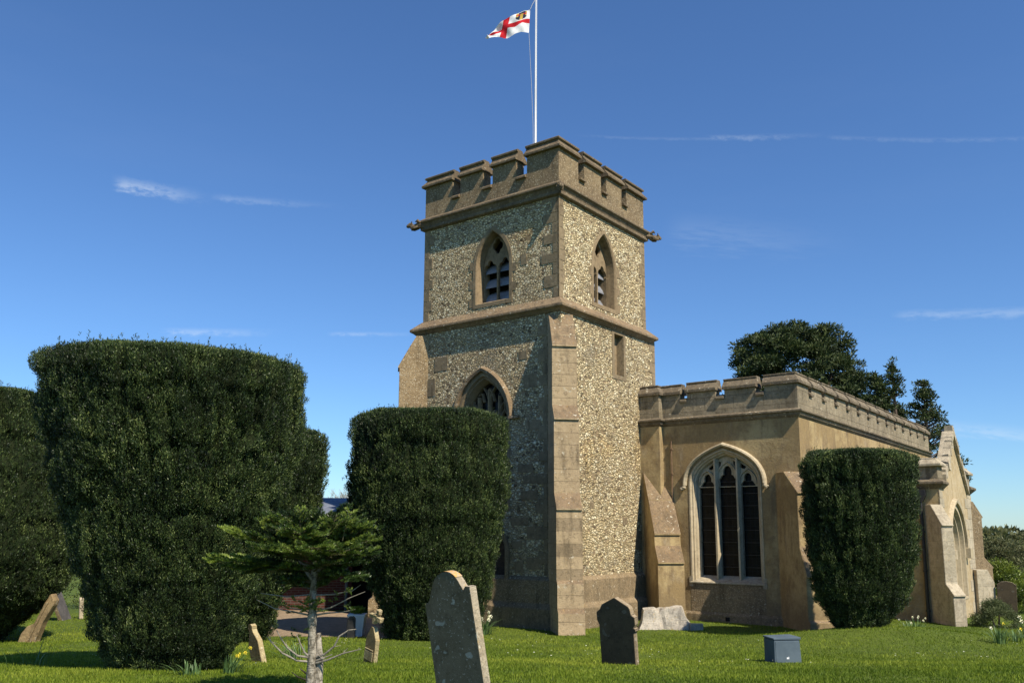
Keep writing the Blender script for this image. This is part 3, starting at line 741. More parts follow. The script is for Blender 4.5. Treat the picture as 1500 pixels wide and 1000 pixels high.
# ------------------------------------------------------------------ flagpole and flag
FP = empty('flagpole', (.70, 25.3, 11.86), 0, 'slim white flagpole rising from the church tower roof', 'flagpole')
f = MB(); f.tube([(0, 0, 0), (.0, 0, 4), (.03, 0, 8.2)], [.042, .036, .026], 12); f.build('pole', M['white_paint'], FP, smooth=True, fix=False)
f = MB(); f.tube([(-.07, -.05, 1.6), (-.08, -.05, 3.0), (-.13, -.05, 4.4), (-.21, -.05, 6.1)], .006, 5)
f.tube([(-.17, -.05, 6.92), (-.10, -.05, 7.1), (.0, -.02, 7.3)], .009, 5); f.tube([(.04, -.05, 7.3), (.03, -.05, 1.6)], .005, 4)
f.build('halyard', M['rope'], FP, fix=False)
def flag():
    top = [(.53,18.79),(.36,18.73),(.12,18.56),(-.18,18.41),(-.47,18.14),(-.77,17.83),(-.86,17.62)]
    bot = [(.49,17.97),(.23,17.97),(-.02,17.83),(-.30,17.74),(-.58,17.71),(-.80,17.62),(-.88,17.58)]
    ts = np.linspace(0, 1, 7); NX, NZ = 96, 60
    s = np.linspace(0, 1, NX); tx = np.interp(s, ts, [p[0] for p in top]); tz = np.interp(s, ts, [p[1] for p in top])
    bx = np.interp(s, ts, [p[0] for p in bot]); bz = np.interp(s, ts, [p[1] for p in bot])
    t = np.linspace(0, 1, NZ)
    X = tx[:, None]*(1-t) + bx[:, None]*t; Z = tz[:, None]*(1-t) + bz[:, None]*t
    wav = .07*np.sin(9*s[:, None] + 3*t + .6) + .05*np.sin(17*s[:, None] - 6*t) + .03*np.sin(27*s[:, None] + 9*t)
    Y = wav*(.25 + s[:, None]) - .25*s[:, None]
    V = np.stack([X - .53, Y, Z - 18.3], -1).reshape(-1, 3)
    F = []; mi = []
    for i in range(NX-1):
        for j in range(NZ-1):
            F.append((i*NZ+j, (i+1)*NZ+j, (i+1)*NZ+j+1, i*NZ+j+1)); a = (i+.5)/(NX-1); b = (j+.5)/(NZ-1)
            k = 0
            if abs(b - .5) < .10 or abs(a - .52) < .055: k = 1
            # shield of arms in the hoist canton
            u, v = (a - .22)/.13, (b - .19)/.18
            if abs(u) < 1 and abs(v) < 1 and (v < .2 or u*u + (v-.2)**2*1.4 < 1): 
                k = 2
                if abs(u) < .22 and v > -.6: k = 3
                elif abs(v + .35) < .18: k = 1
                elif abs(u) > .6 and v < .2: k = 3
            mi.append(k)
    me = bpy.data.meshes.new('flag'); me.from_pydata([tuple(p) for p in V], [], F)
    for n, c in (('flag_white', (.80,.80,.80)), ('flag_red', (.55,.02,.03)), ('flag_navy', (.03,.035,.07)), ('flag_gold', (.55,.38,.08))):
        m, nt = new_mat(n); g = G(nt); g.out((*c, 1), .8, g.noise(g.coords(), 160, 2), .15, .002, .1, trans=.2); me.materials.append(m)
    me.polygons.foreach_set('material_index', mi); me.polygons.foreach_set('use_smooth', [True]*len(F))
    o = link(bpy.data.objects.new('flag', me)); o.location = (.53, 25.25, 18.3)
    meta(o, 'white flag with a red cross and a dark shield, flying from the tower pole', 'flag')
flag()

# ------------------------------------------------------------------ ground
def ground_z(x, y):
    x = np.asarray(x, float); y = np.asarray(y, float)
    z = np.interp(y, [-5, 7, 9, 11, 13.5, 15.5, 18, 20, 21], [.8, .8, .77, .665, .435, .25, .11, .02, 0])
    z = z + .36*np.exp(-((x-8.0)/2.8)**2 - ((y-19.0)/1.7)**2)
    z = z - .028*np.clip(x - 8.8, 0, 9)*np.clip((y-17)/4, 0, 1)
    z = z + .018*vnoise(x*.6, y*.6, 0, 5) + .008*vnoise(x*2.1, y*2.1, 0, 6)
    far = np.clip((np.hypot(x, y-20) - 60)/400, 0, 1)
    return z - 3*far
def grass_ground_mat():
    m, nt = new_mat('lawn_soil'); g = G(nt); co = g.coords()
    a = g.noise(co, .35, 5, .6); b = g.noise(co, 7, 5, .7)
    col = g.mix(g.step(a, .35, .65), (.08, .12, .016), (.115, .155, .022))
    col = g.mix(g.math('MULTIPLY', g.step(b, .4, .7), .6), col, (.06, .075, .02))
    g.out(col, .9, g.math('ADD', b, g.noise(co, 60, 3)), .8, .03, .15); return m
def ground():
    xs = np.unique(np.concatenate([np.linspace(-22, 24, 185), -22 - np.geomspace(.5, 2500, 34), 24 + np.geomspace(.5, 2500, 34)]))
    ys = np.unique(np.concatenate([np.linspace(-2, 40, 169), -2 - np.geomspace(.5, 2500, 30), 40 + np.geomspace(.5, 2500, 34)]))
    Xg, Yg = np.meshgrid(xs, ys, indexing='ij'); Z = ground_z(Xg, Yg)
    V = np.stack([Xg, Yg, Z], -1).reshape(-1, 3); nx, ny = len(xs), len(ys)
    I = (np.arange(nx-1)[:, None]*ny + np.arange(ny-1)[None, :]).ravel()
    F = np.stack([I, I+ny, I+ny+1, I+1], 1)
    me = bpy.data.meshes.new('ground'); me.from_pydata(V.tolist(), [], F.tolist())
    me.materials.append(grass_ground_mat()); me.polygons.foreach_set('use_smooth', [True]*len(F))
    o = link(bpy.data.objects.new('ground', me)); o['kind'] = 'structure'
ground()
PATH = [(-9.5, 20.9), (-6.5, 20.4), (-2.2, 19.9), (-.9, 21.6), (-2.6, 22.6), (-4.4, 26.0), (-9.5, 27.5)]
def inside(px, py, poly):
    c = np.zeros(len(px), bool); n = len(poly)
    for i in range(n):
        x0, y0 = poly[i]; x1, y1 = poly[(i+1) % n]
        if y0 == y1: continue
        k = ((y0 > py) != (y1 > py)) & (px < (x1-x0)*(py-y0)/(y1-y0) + x0); c ^= k
    return c
mb = MB(); mb.plate([PATH], lambda a, b, d: (a, b, d), .045, -.1)
o = mb.build('path', stone_mat('path_paving', (.36,.28,.21), (.30,.24,.18), (.24,.2,.15), 0, 1.2, 1.4, None, .5)); o['kind'] = 'structure'

def lawn():
    rs = np.random.RandomState(3); N = 420000
    # denser near the camera
    y = 8.8 + (rs.rand(N)**1.4)*17; x = (rs.rand(N)*1.36 - .70)*y
    # church footprint in local axes
    dx, dy = x - 1.23, y - 22.0; u = dx*UX + dy*UY; v = -dx*UY + dy*UX
    bad = ((u > -.3) & (v > -.3) & (v < 5.3) & (u < 5.3)) | ((u > UA) & (v > VA) & (v < .5)) | ((u > UP) & (v > VP) & (v < VA)) | inside(x, y, PATH)
    cl = vnoise(x*1.2, y*1.2, 0, 9)
    keep = ~bad & (rs.rand(N) < .8 + .25*cl)
    x, y, cl = x[keep], y[keep], cl[keep]; n = len(x); z = ground_z(x, y) - .004
    P = np.stack([x, y, z], 1); D = nrm(np.stack([rs.normal(0, .42, n), rs.normal(0, .42, n), np.ones(n)], 1))
    L = .022 + .026*rs.rand(n)*(1 + .7*cl) + .012*(vnoise(x*3, y*3, 0, 4) > .45)
    side = nrm(np.cross(D, rs.normal(size=(n, 3)))) * (.0045 + .004*rs.rand(n))[:, None]
    V = np.stack([P - side, P + side, P + D*L[:, None]], 1).reshape(-1, 3)
    tone = np.clip(.5 + .3*vnoise(x*.5, y*.5, 0, 2) + .2*cl + rs.normal(0, .17, n), 0, 1)
    m = leaf_mat('grass_blade', [(0, (.065,.115,.008,1)), (.5, (.165,.23,.018,1)), (1, (.36,.40,.05,1))], .3, .6, .2)
    o = np_mesh('grass', V, 3, tone, m); meta(o, 'short bright green mown churchyard grass', 'grass', kind='stuff')
    # daisies and fallen petals scattered through the lawn
    rs = np.random.RandomState(8); cx = rs.rand(26)*17 - 7; cy = 13 + rs.rand(26)*8
    k = rs.randint(0, 26, 170); x = cx[k] + rs.normal(0, .55, 170); y = cy[k] + rs.normal(0, .35, 170)
    dx, dy = x - 1.23, y - 22.0; u = dx*UX + dy*UY; v = -dx*UY + dy*UX
    ok = ~(((u > -1) & (v > -5.3))) & ~inside(x, y, PATH); x, y = x[ok], y[ok]
    f = MB()
    for a, b in zip(x, y):
        z = float(ground_z(a, b)) + .05; r = random.uniform(.008, .016); t = random.uniform(0, 6)
        f.add([(a, b, z + .004)] + [(a + r*math.cos(t + q*math.pi/3), b + r*math.sin(t + q*math.pi/3), z + r*.5*random.random()) for q in range(6)],
              [(0, q + 1, (q + 1) % 6 + 1) for q in range(6)])
    o = f.build('daisies', simple_mat('daisy_petal', (.8,.8,.72), (.75,.75,.5), 5, .7), fix=False)
    meta(o, 'scattered small white and cream daisies in the lawn', 'flowers', kind='stuff')
lawn()

# ------------------------------------------------------------------ clipped yews
YEW = [(0, (.006,.012,.004,1)), (.42, (.022,.040,.010,1)), (.72, (.062,.096,.024,1)), (1, (.19,.23,.07,1))]
yew_m = leaf_mat('yew_needles', YEW, .12, .5, .35)
yew_core = simple_mat('yew_dark_core', (.010,.016,.006), (.018,.024,.009), 6, .9, .6, .1, 0, .05)
def yew(cx, cy, prof, label, n, seed, L=.055, Wd=.016, dy=1, tilt=0):
    """prof: list of (z, radius, centre dx) from ground to rim; last point is the rim"""
    root = empty('yew_tree', (cx, cy, prof[0][0]), 0, label, 'yew', 'clipped yews round the church')
    root.scale.y = dy; root.rotation_euler.y = R(tilt)
    z0 = prof[0][0]; rs = np.random.RandomState(seed)
    zs = np.array([p[0] for p in prof]); rr = np.array([p[1] for p in prof]); ox = np.array([p[2] for p in prof])
    zt = zs[-1]; rt = rr[-1]
    def disp(th, z, r):
        ax, ay = np.cos(th)*r, np.sin(th)*r
        col = vnoise(ax*2.6, ay*2.6, z*.38, seed)           # upright pillars of growth
        col2 = vnoise(ax*5.5, ay*5.5, z*1.1, seed + 1)
        cl = vnoise(ax*10, ay*10, z*6, seed + 2)
        top_ = .30 + .70*np.clip((z - zt + 2.4)/1.6, 0, 1)
        c3 = vnoise(ax*7.5, ay*7.5, z*.55 + np.floor(z/.86)*3.7, seed + 9)
        crev = (.5 - .5*np.clip(1 - np.abs(c3)*2.2, 0, 1))*-.10 + np.exp(-(c3/.16)**2)*.10*top_ + np.exp(-(col/.10)**2)*.16*top_ + np.exp(-(col2/.12)**2)*.06
        zz_ = z/.86 + .22*vnoise(ax*1.5, ay*1.5, 0, seed+5); fr = zz_ - np.floor(zz_)
        band = .042*(1 - fr) - .045*np.exp(-((fr - .96)/.06)**2)   # tiers left by the shears
        lump = .05*vnoise(ax*1.1, ay*1.1, z*.9, seed + 7)
        return -crev + band + lump + cl*.085
    # side samples
    zz = rs.uniform(z0, zt, n*2); r0 = np.interp(zz, zs, rr); k = rs.rand(n*2) < r0/rr.max(); zz = zz[k][:n]; r0 = r0[k][:n]
    th = rs.rand(len(zz))*2*np.pi
    slope = np.interp(zz + .15, zs, rr) - np.interp(zz - .15, zs, rr)
    nz = -slope/.3; N_ = nrm(np.stack([np.cos(th), np.sin(th), nz*.8], 1))
    r = r0 + disp(th, zz, r0)
    # soften the rim
    e = np.clip((zz - (zt - .3))/.3, 0, 1); r = r - .11*e**5
    dep = .09*rs.rand(len(zz))**1.5
    c = np.interp(zz, zs, ox)
    P = np.stack([c + np.cos(th)*r, np.sin(th)*r, zz - z0], 1) - N_*dep[:, None]
    # top
    nt_ = int(n*.30); th2 = rs.rand(nt_)*2*np.pi; q = np.sqrt(rs.rand(nt_))*rt*.90
    zt2 = zt - z0 + .05*vnoise(np.cos(th2)*q*2, np.sin(th2)*q*2, 0, seed + 3) + .04*rs.rand(nt_) - .08*(q/rt)**8
    P2 = np.stack([ox[-1] + np.cos(th2)*q, np.sin(th2)*q, zt2], 1); N2 = np.tile([[0, 0, 1.]], (nt_, 1))
    P = np.concatenate([P, P2]); N_ = np.concatenate([N_, N2])
    # shoots: three leaves each
    m = len(P); V = []; T = []
    base = np.clip(.46 + .32*vnoise(P[:, 0]*3, P[:, 1]*3, P[:, 2]*3, seed+4) + rs.normal(0, .12, m), 0, 1)
    for q_ in range(4):
        D = nrm(N_*.50 + np.array([0, 0, 1.05]) + rs.normal(0, .45, (m, 3)))
        pp = P + rs.normal(0, .008, (m, 3)) + np.array([0, 0, .016])*(q_ - 1.5) + N_*(.006*q_)
        l = L*rs.uniform(.6, 1.25, m)
        V.append(leaves(pp, D, l, Wd*rs.uniform(.7, 1.2, m), rs)); T.append(np.clip(base - .18 + .12*q_ + rs.normal(0, .12, m), 0, 1))  # tone rises up each shoot: shaded bases and lit tips painted in
    # stray upright shoots on the rim
    k_ = 420; tt = rs.rand(k_)*2*np.pi; qq = rt*rs.uniform(.6, .93, k_)
    hh = .05 + .15*rs.rand(k_)**2
    for s_ in range(10):
        f_ = rs.rand(k_); pp = np.stack([ox[-1] + np.cos(tt)*qq, np.sin(tt)*qq, zt - z0 + f_*hh], 1)
        V.append(leaves(pp, nrm(np.stack([rs.normal(0, .6, k_), rs.normal(0, .6, k_), np.ones(k_)], 1)), .04, .011, rs)); T.append(np.full(k_, .55))
    np_mesh('foliage', np.concatenate(V), 4, np.concatenate(T), yew_m, root)
    # solid core, its near-black colour painting the shade between shoots
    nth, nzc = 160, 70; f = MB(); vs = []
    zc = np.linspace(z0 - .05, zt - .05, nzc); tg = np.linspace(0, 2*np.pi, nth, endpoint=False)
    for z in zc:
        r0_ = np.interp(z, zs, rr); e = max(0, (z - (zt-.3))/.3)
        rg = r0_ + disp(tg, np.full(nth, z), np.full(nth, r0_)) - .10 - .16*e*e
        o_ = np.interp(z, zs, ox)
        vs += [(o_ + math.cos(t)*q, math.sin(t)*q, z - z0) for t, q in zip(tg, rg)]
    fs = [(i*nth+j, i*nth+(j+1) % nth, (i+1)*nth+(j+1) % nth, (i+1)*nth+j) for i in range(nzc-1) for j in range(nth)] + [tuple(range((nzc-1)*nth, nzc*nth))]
    f.add(vs, fs); f.build('dark_core', yew_core, root, smooth=True, fix=False)
    f = MB()
    for t in range(5):
        a = t*1.256; f.tube([(prof[0][2] + .25*math.cos(a), .25*math.sin(a), -.25), (prof[0][2] + .5*math.cos(a), .5*math.sin(a), 1.2), (ox[-1] + rt*.5*math.cos(a), rt*.5*math.sin(a), (zt-z0)*.8)], [.16, .12, .04], 8)
    f.build('trunk', simple_mat('yew_bark', (.07,.045,.03), (.11,.075,.05), 8, .9, .6), root, fix=False)
    return root
KY = .8
yew(-5.98*KY, 15.0*KY, [((z - 2.4)*KY + 2.4, r_*KY, d_*KY) for z, r_, d_ in [(.16, .86, .26), (.3, 1.0, .26), (.66, 1.14, .22), (1.2, 1.30, .16), (2.0, 1.53, .08), (2.9, 1.80, .02), (3.6, 2.02, .0), (4.3, 2.15, -.03), (4.9, 2.22, -.05), (5.28, 2.26, -.08)]],
    'largest dark clipped yew, a tall flat topped tub shape left of the young fir', 100000, 21, .036, .0115, .78, 2.2)
yew(-5.95, 19.0, [(.0, .55, .05), (.34, .75, .05), (1.3, 1.15, 0), (2.9, 1.68, 0), (3.5, 1.80, 0), (4.48, 1.84, 0)],
    'clipped yew mostly hidden behind the largest yew, lower than it', 36000, 22, .055, .016)
yew(-11.75, 18.6, [(.08, .9, 0), (.4, 1.35, 0), (.8, 1.8, 0), (1.3, 2.22, 0), (2.0, 2.3, 0), (3.5, 2.0, -.02), (4.5, 1.7, -.05), (5.28, 1.62, -.15)],
    'clipped yew cut off by the left edge of the view beside a leaning stone', 46000, 23, .055, .016)
yew(-1.9, 19.9, [(-.05, .75, .1), (.1, .9, .08), (.6, 1.12, .1), (1.4, 1.40, .06), (2.6, 1.67, 0), (3.6, 1.78, -.01), (4.4, 1.77, -.01), (4.97, 1.76, -.02)],
    'clipped yew standing in front of the church tower and its west window', 56000, 24, .050, .0155, .82)
K3 = .928
yew(8.29*K3, 20.8*K3, [((z - 2.4)*K3 + 2.4, r_*K3*.935, d_*K3) for z, r_, d_ in [(.16, .5, -.15), (.32, .66, -.15), (.6, .9, -.12), (1.1, 1.12, -.08), (2.0, 1.27, 0), (2.8, 1.35, .0), (3.6, 1.38, 0), (4.20, 1.38, .02)]],
    'clipped yew at the corner of the ochre rendered aisle, rightmost of the yews', 44000, 25, .050, .0148, .75)

# ------------------------------------------------------------------ headstones
def head_mat(name, c1, c2, c3, lich, edge=False):
    m, nt = new_mat(name); g = G(nt); co = g.coords()
    a = g.noise(co, 3, 6, .6); b = g.noise(co, 14, 6, .7); f = g.noise(co, 90, 3, .7)
    col = g.mix(g.step(a, .35, .65), c1, c2); col = g.mix(g.math('MULTIPLY', g.step(b, .5, .68), .6), col, c3)
    l1 = g.step(g.noise(co, 7, 2, .4, .4), .66, .70); col = g.mix(g.math('MULTIPLY', l1, lich), col, (.34, .37, .34))
    l2 = g.step(g.noise(co, 38, 3, .6), .62, .68); col = g.mix(g.math('MULTIPLY', l2, lich*.8), col, (.42, .42, .38))
    g.out(col, .9, g.math('ADD', g.math('MULTIPLY', b, .6), g.math('MULTIPLY', f, .5)), .6, .012, .15); return m
def headstone(name, loc, rz, lean_side, lean_fwd, prof, th, mats, label, cat='gravestone'):
    root = empty(name, loc, 0, label, cat); root.rotation_euler = (R(lean_fwd), R(lean_side), R(rz))
    f = MB(); n = len(prof); d = th/2
    tri = tessellate_polygon([[Vector((p[0], p[1], 0)) for p in prof]])
    f.add([(x, -d, z) for x, z in prof], tri, 0); f.add([(x, d, z) for x, z in prof], tri, 0)
    for i in range(n):
        (x0, z0), (x1, z1) = prof[i], prof[(i+1) % n]
        f.add([(x0, -d, z0), (x1, -d, z1), (x1, d, z1), (x0, d, z0)], [(0,1,2,3)], 1)
    f.build('slab', mats, root, bevel=.006)
    return root
def arc(cx, cz, r, a0, a1, n=10, sz=1): return [(cx + r*math.cos(R(a0 + (a1-a0)*i/n)), cz + sz*r*math.sin(R(a0 + (a1-a0)*i/n))) for i in range(n+1)]
green = head_mat('green_grey_headstone', (.10,.088,.058), (.14,.125,.088), (.055,.048,.032), .6)
lich = stone_mat('sunlit_lichened_edge', (.50,.46,.38), (.42,.37,.28), (.30,.26,.2), .9, 3, 1.5, None, .8)  # pale lichened stone for slab edges, sunlight put into the colour
H1 = [(-.30, -.4), (.30, -.4), (.30, 1.36), (.245, 1.37), (.215, 1.34), (.20, 1.37)] + arc(0, 1.30, .205, 25, 155, 14, 1.05)[0:] + [(-.20, 1.37), (-.225, 1.31), (-.26, 1.27), (-.30, 1.27)]
h = headstone('headstone', (-.33, 8.0, .48), -43, -8.2, 5, H1, .085, [green, lich], 'large dark green grey headstone leaning left in the foreground, orange lichen on its rounded top')
h.scale = (1.02, 1.0, 1.04)
m, nt = new_mat('orange_lichen'); g = G(nt); g.out(g.mix(g.step(g.noise(g.coords(), 40, 3), .4, .6), (.62,.34,.09), (.45,.36,.24)), .95, g.noise(g.coords(), 120, 3), .6, .01, .1)
f = MB(); a_ = arc(0, 1.30, .2075, 45, 110, 12, 1.05); f.strip([(x, z) for x, z in a_], -.044, [(x, z) for x, z in a_], .044, lambda s, z, d: (s, d, z + .003), closed=False)
f.build('lichen_cap', m, h, fix=False)
black = head_mat('shade_dark_headstone', (.065,.052,.036), (.095,.074,.048), (.035,.028,.02), .15)  # face colour darkened to carry the shade on it
tan = stone_mat('sunlit_tan_edge', (.40,.33,.24), (.34,.28,.2), (.26,.21,.15), .3, 3, 1.2, None, .7)  # lighter tan for slab edges, painting them as sunlit
H2 = [(-.36, -.3), (.36, -.3), (.36, .60), (.40, .62), (.40, .66), (.36, .68), (.40, .74), (.40, .86), (.33, .90), (.31, 1.0)] + [(.28, 1.04), (0, 1.18), (-.28, 1.04), (-.31, .98), (-.33, .95), (-.40, .90), (-.40, .76), (-.36, .68), (-.36, .64)]
headstone('headstone', (1.645, 13.5, .43), -41, 1.0, 7, [(x*.855, z*.85) for x, z in H2], .10, [black, tan], 'headstone with a shade-dark face and a pointed shouldered top standing before the tower plinth')
# small gothic stone with a broken cross
yell_lit = stone_mat('yellowed_stone_lit', (.56,.50,.32), (.45,.38,.22), (.32,.27,.17), .5, 3, 1.4, None, .8)  # lit copy of the stone, for edges, panel and cross
yell_shaded = stone_mat('yellowed_stone_shaded', (.30,.24,.13), (.24,.19,.11), (.18,.15,.1), .25, 3, 1.4, None, .8)  # shaded copy of the same stone, for the faces
H3 = [(-.14, -.2), (.14, -.2), (.14, .44), (.05, .62), (.03, .66), (-.03, .66), (-.05, .62), (-.14, .44)]
h = headstone('cross_headstone', (-2.16, 13.8, .40), -42, 12, 3, [(x*.89, z*.89) for x, z in H3], .09, [yell_shaded, yell_lit], 'small yellowed gravestone leaning right with a broken cross on top')
h.scale = (.95,)*3
f = MB(); f.box((-.105, -.066, .05), (.105, -.05, .20)); f.box((-.105, -.066, .22), (.105, -.051, .235)); f.build('base_panel', yell_lit, h, bevel=.005)
f = MB(); f.rough_box((-.035, -.035, .64), (.035, .035, .80), .006); f.rough_box((-.12, -.035, .72), (.06, .035, .78), .01); f.rough_box((.07, -.04, .69), (.16, .04, .77), .01); f.rough_box((.03, -.03, .80), (.11, .04, .88), .01)
f.build('broken_cross', yell_lit, h, bevel=.008)
# small stone leaning against the big yew
H4 = [(-.15, -.25), (.15, -.25), (.15, .38), (.06, .56), (.05, .62), (.07, .66), (.03, .72), (-.03, .72), (-.07, .66), (-.05, .62), (-.06, .56), (-.15, .38)]
headstone('headstone', (-3.86, 13.8, .38), -44, -20, 4, [(x*.95, z*.85) for x, z in H4], .09, [yell_shaded, yell_lit], 'narrow pale gravestone leaning left against the foot of the largest yew')
# brown stone leaning hard to the right, seen edge on
bs = stone_mat('brown_leaning_stone', (.38,.30,.18), (.32,.24,.14), (.24,.18,.11), .3, 2.5, 1.3, None, .8)
root = empty('leaning_gravestone', (-9.95, 18.6, .05), 0, 'brown gravestone tilting steeply right beside the left edge yew', 'gravestone')
P5 = [(-.28, -.1), (.10, -.1), (.12, .08), (.24, .44), (.42, .78), (.44, .88), (.40, .95), (.37, 1.02), (.33, .99), (.30, .92), (.24, .84), (.14, .60), (.06, .42), (-.08, .36), (-.2, .2)]
f = MB(); f.prism(P5, lambda a, b, e: (a, e, b), -.10, .12); f.build('slab', bs, root, bevel=.012)
f = MB(); f.prism([(-.1, .0), (-.04, .0), (.17, .5), (.34, .86), (.29, .86), (.1, .45)], lambda a, b, e: (a, e, b), -.135, -.09); f.build('edge_moulding', bs, root, bevel=.008)
# pair far left
dk = head_mat('dark_far_headstone', (.09,.085,.085), (.13,.12,.12), (.05,.05,.05), .3)
H6 = [(-.3, -.2), (.3, -.2), (.3, .68), (.18, .74), (0, .76), (-.18, .74), (-.3, .68)]
headstone('headstone', (-12.0, 24.0, 0), -78, 18, 18, H6, .10, [dk, tan], 'dark headstone leaning right, far off between the two left yews')
headstone('headstone', (-11.72, 24.3, 0), -60, 3, 3, [(x*.35, z*.75) for x, z in H6], .10, [M['pale'], M['pale']], 'small white stone behind the far dark leaning headstone')
headstone('headstone', (15.62, 28, -.2), -30, 2, 0, [(x*.9, z*1.45) for x, z in H6], .10, [black, lich], 'grey headstone with a pale edge among the bushes right of the church')
# pale broken base block at the foot of the aisle buttress
root = empty('stone_block', (3.9, 22.25, 0), 0, 'broken whitish sloping stone block at the foot of the aisle buttress', 'stone block')
wht = stone_mat('whitish_block', (.56,.54,.50), (.44,.42,.39), (.30,.29,.27), .8, 2.5, 1.5, None, .9, dark=(.12,.12,.12))
f = MB(); b0 = [(-.78, -.35, -.1), (.62, -.32, -.1), (.75, .35, -.1), (-.7, .4, -.1)]; t0 = [(-.60, -.12, .45), (.34, -.10, .54), (.40, .22, .55), (-.55, .25, .47)]
f.add(b0 + t0, [(0,3,2,1), (4,5,6,7), (0,1,5,4), (1,2,6,5), (2,3,7,6), (3,0,4,7)])
o = f.build('block', wht, root)
bm = bmesh.new(); bm.from_mesh(o.data); bmesh.ops.subdivide_edges(bm, edges=bm.edges, cuts=14, use_grid_fill=True)
for v in bm.verts:
    n_ = float(vnoise(v.co.x*4, v.co.y*4, v.co.z*4, 3)); v.co += v.normal*(n_*.05 - .05*math.exp(-((v.co.x + .12 + .2*v.co.z)/.05)**2))
bm.to_mesh(o.data); bm.free()
f = MB()
f = MB(); f.rough_box((.52, -.30, -.1), (.82, .1, .16), .03); f.build('fallen_piece', wht, root, bevel=.015)

# ------------------------------------------------------------------ service box
bx = simple_mat('blue_grey_painted_steel', (.085,.115,.138), (.11,.145,.168), 3, .7, .08, .15)
root = empty('service_box', (4.35, 14.35, .34), R(7), 'blue grey metal cabinet standing in the lawn before the aisle', 'metal box'); root.scale = (.9,)*3
f = MB(); f.prism([(-.25, -.05), (.25, -.05), (.22, .42), (-.25, .42)], lambda a, b, e: (a + .035*(.42-b)*0, e, b), -.22, .22); f.build('cabinet', bx, root, bevel=.008)
f = MB(); f.prism([(-.262, .425), (.24, .425), (.24, .47), (-.262, .455)], lambda a, b, e: (a, e, b), -.232, .232); f.build('lid', bx, root, bevel=.006)
f = MB(); f.rough_box((-.03, -.228, .10), (.0, -.219, .13), .002); f.rough_box((.0, -.228, .10), (.012, -.219, .14), .002); f.build('label_scrap', M['white_paint'], root)
f = MB(); f.box((-.225, -.226, .02), (.20, -.2205, .40)); f.build('door', bx, root, bevel=.003)

# ------------------------------------------------------------------ small things by the path
root = empty('bollard', (-3.55, 19.85, .02), 0, 'short black wooden bollard in front of the white planter', 'bollard')
f = MB(); f.box((-.085, -.085, -.1), (.085, .085, .44)); f.build('post', M['iron'], root, bevel=.015)
f = MB(); f.prism([(-.085, 0), (.085, 0), (.04, .05), (-.04, .05)], lambda a, b, e: (a, e, b + .44), -.085, .085); f.build('cap', M['iron'], root)
root = empty('planter', (-3.50, 20.3, .04), 0, 'white square planter with a yellow green plant beside the path', 'planter')
f = MB(); f.prism([(-.14, 0), (.14, 0), (.19, .46), (-.19, .46)], lambda a, b, e: (a, e, b), -.17, .17); f.box((-.205, -.185, .44), (.205, .185, .49)); f.build('pot', M['white_paint'], root, bevel=.01)
rs = np.random.RandomState(5); n = 500; th = rs.rand(n)*6.28; q = rs.rand(n)*.13
P = np.stack([np.cos(th)*q, np.sin(th)*q, .48 + rs.rand(n)*.12], 1); D = nrm(np.stack([np.cos(th)*.6, np.sin(th)*.6, np.full(n, .8)], 1) + rs.normal(0, .3, (n, 3)))
lime = leaf_mat('lime_leaf', [(0, (.10,.16,.01,1)), (1, (.30,.36,.04,1))], .3)
np_mesh('plant', leaves(P, D, .09, .022, rs), 4, rs.rand(n), lime, root)

# brick annexe behind the yews
def brick_mat():
    m, nt = new_mat('shaded_red_brick'); g = G(nt); sep = g.n('ShaderNodeSeparateXYZ', i0=g.coords())
    cv = g.n('ShaderNodeCombineXYZ', i0=g.math('ADD', sep.outputs[0], sep.outputs[1]), i1=sep.outputs[2], i2=0.0)
    br = g.n('ShaderNodeTexBrick', Vector=cv, Scale=1.0, Mortar_Size=.01, Brick_Width=.225, Row_Height=.075)
    br.inputs['Color1'].default_value = (.10, .032, .022, 1); br.inputs['Color2'].default_value = (.065, .022, .018, 1); br.inputs['Mortar'].default_value = (.10, .085, .07, 1)  # brick colours darkened to paint the shade on this wall
    g.out(br.outputs['Color'], .9, br.outputs['Fac'], -.5, .01, .2); return m
AN = empty('brick_annexe', (-4.9, 27.2, 0), R(8), 'low red brick building, coloured dark for shade, with a slate roof between the yews', 'building')
f = MB(); f.box((-3.6, 0, -.3), (0, 5.6, 2.5)); f.build('wall', brick_mat(), AN, fix=False)
f = MB(); f.prism([(-1.5, 2.42), (3, 3.38), (6.35, 2.50), (6.35, 2.62), (3, 3.5), (-1.5, 2.54)], lambda a, b, e: (e, a, b), -3.9, 2.6); f.build('roof', stone_mat('annexe_slate', (.17,.19,.235), (.13,.15,.19), (.20,.22,.26), .0, 1, 1, (.5, .22, .8), .5, dark=(.09,.1,.13)), AN)  # front eave lengthened to shade the wall; slate lightened for its sunlit slope
f = MB(); f.tube([(-.15, -.07, 0), (-.15, -.07, 2.46)], .045, 8); f.build('rainwater_pipe', simple_mat('grey_green_pipe', (.10,.13,.13), (.14,.17,.17)), AN, fix=False)
f = MB(); f.box((0.01, .6, -.2), (2.3, 5.5, 2.5)); f.build('porch', M['void'], AN, fix=False)  # solid near-black box standing in for the shaded gap beside the wall
f = MB(); f.box((-3.4, -.03, .9), (-1.8, .05, 2.1)); w_ = f.build('window', M['white_paint'], AN, bevel=.01)
f = MB(); f.box((-3.3, -.035, 1.0), (-2.65, -.031, 2.0)); f.box((-2.55, -.035, 1.0), (-1.9, -.031, 2.0)); f.build('pane', M['glass'], w_)

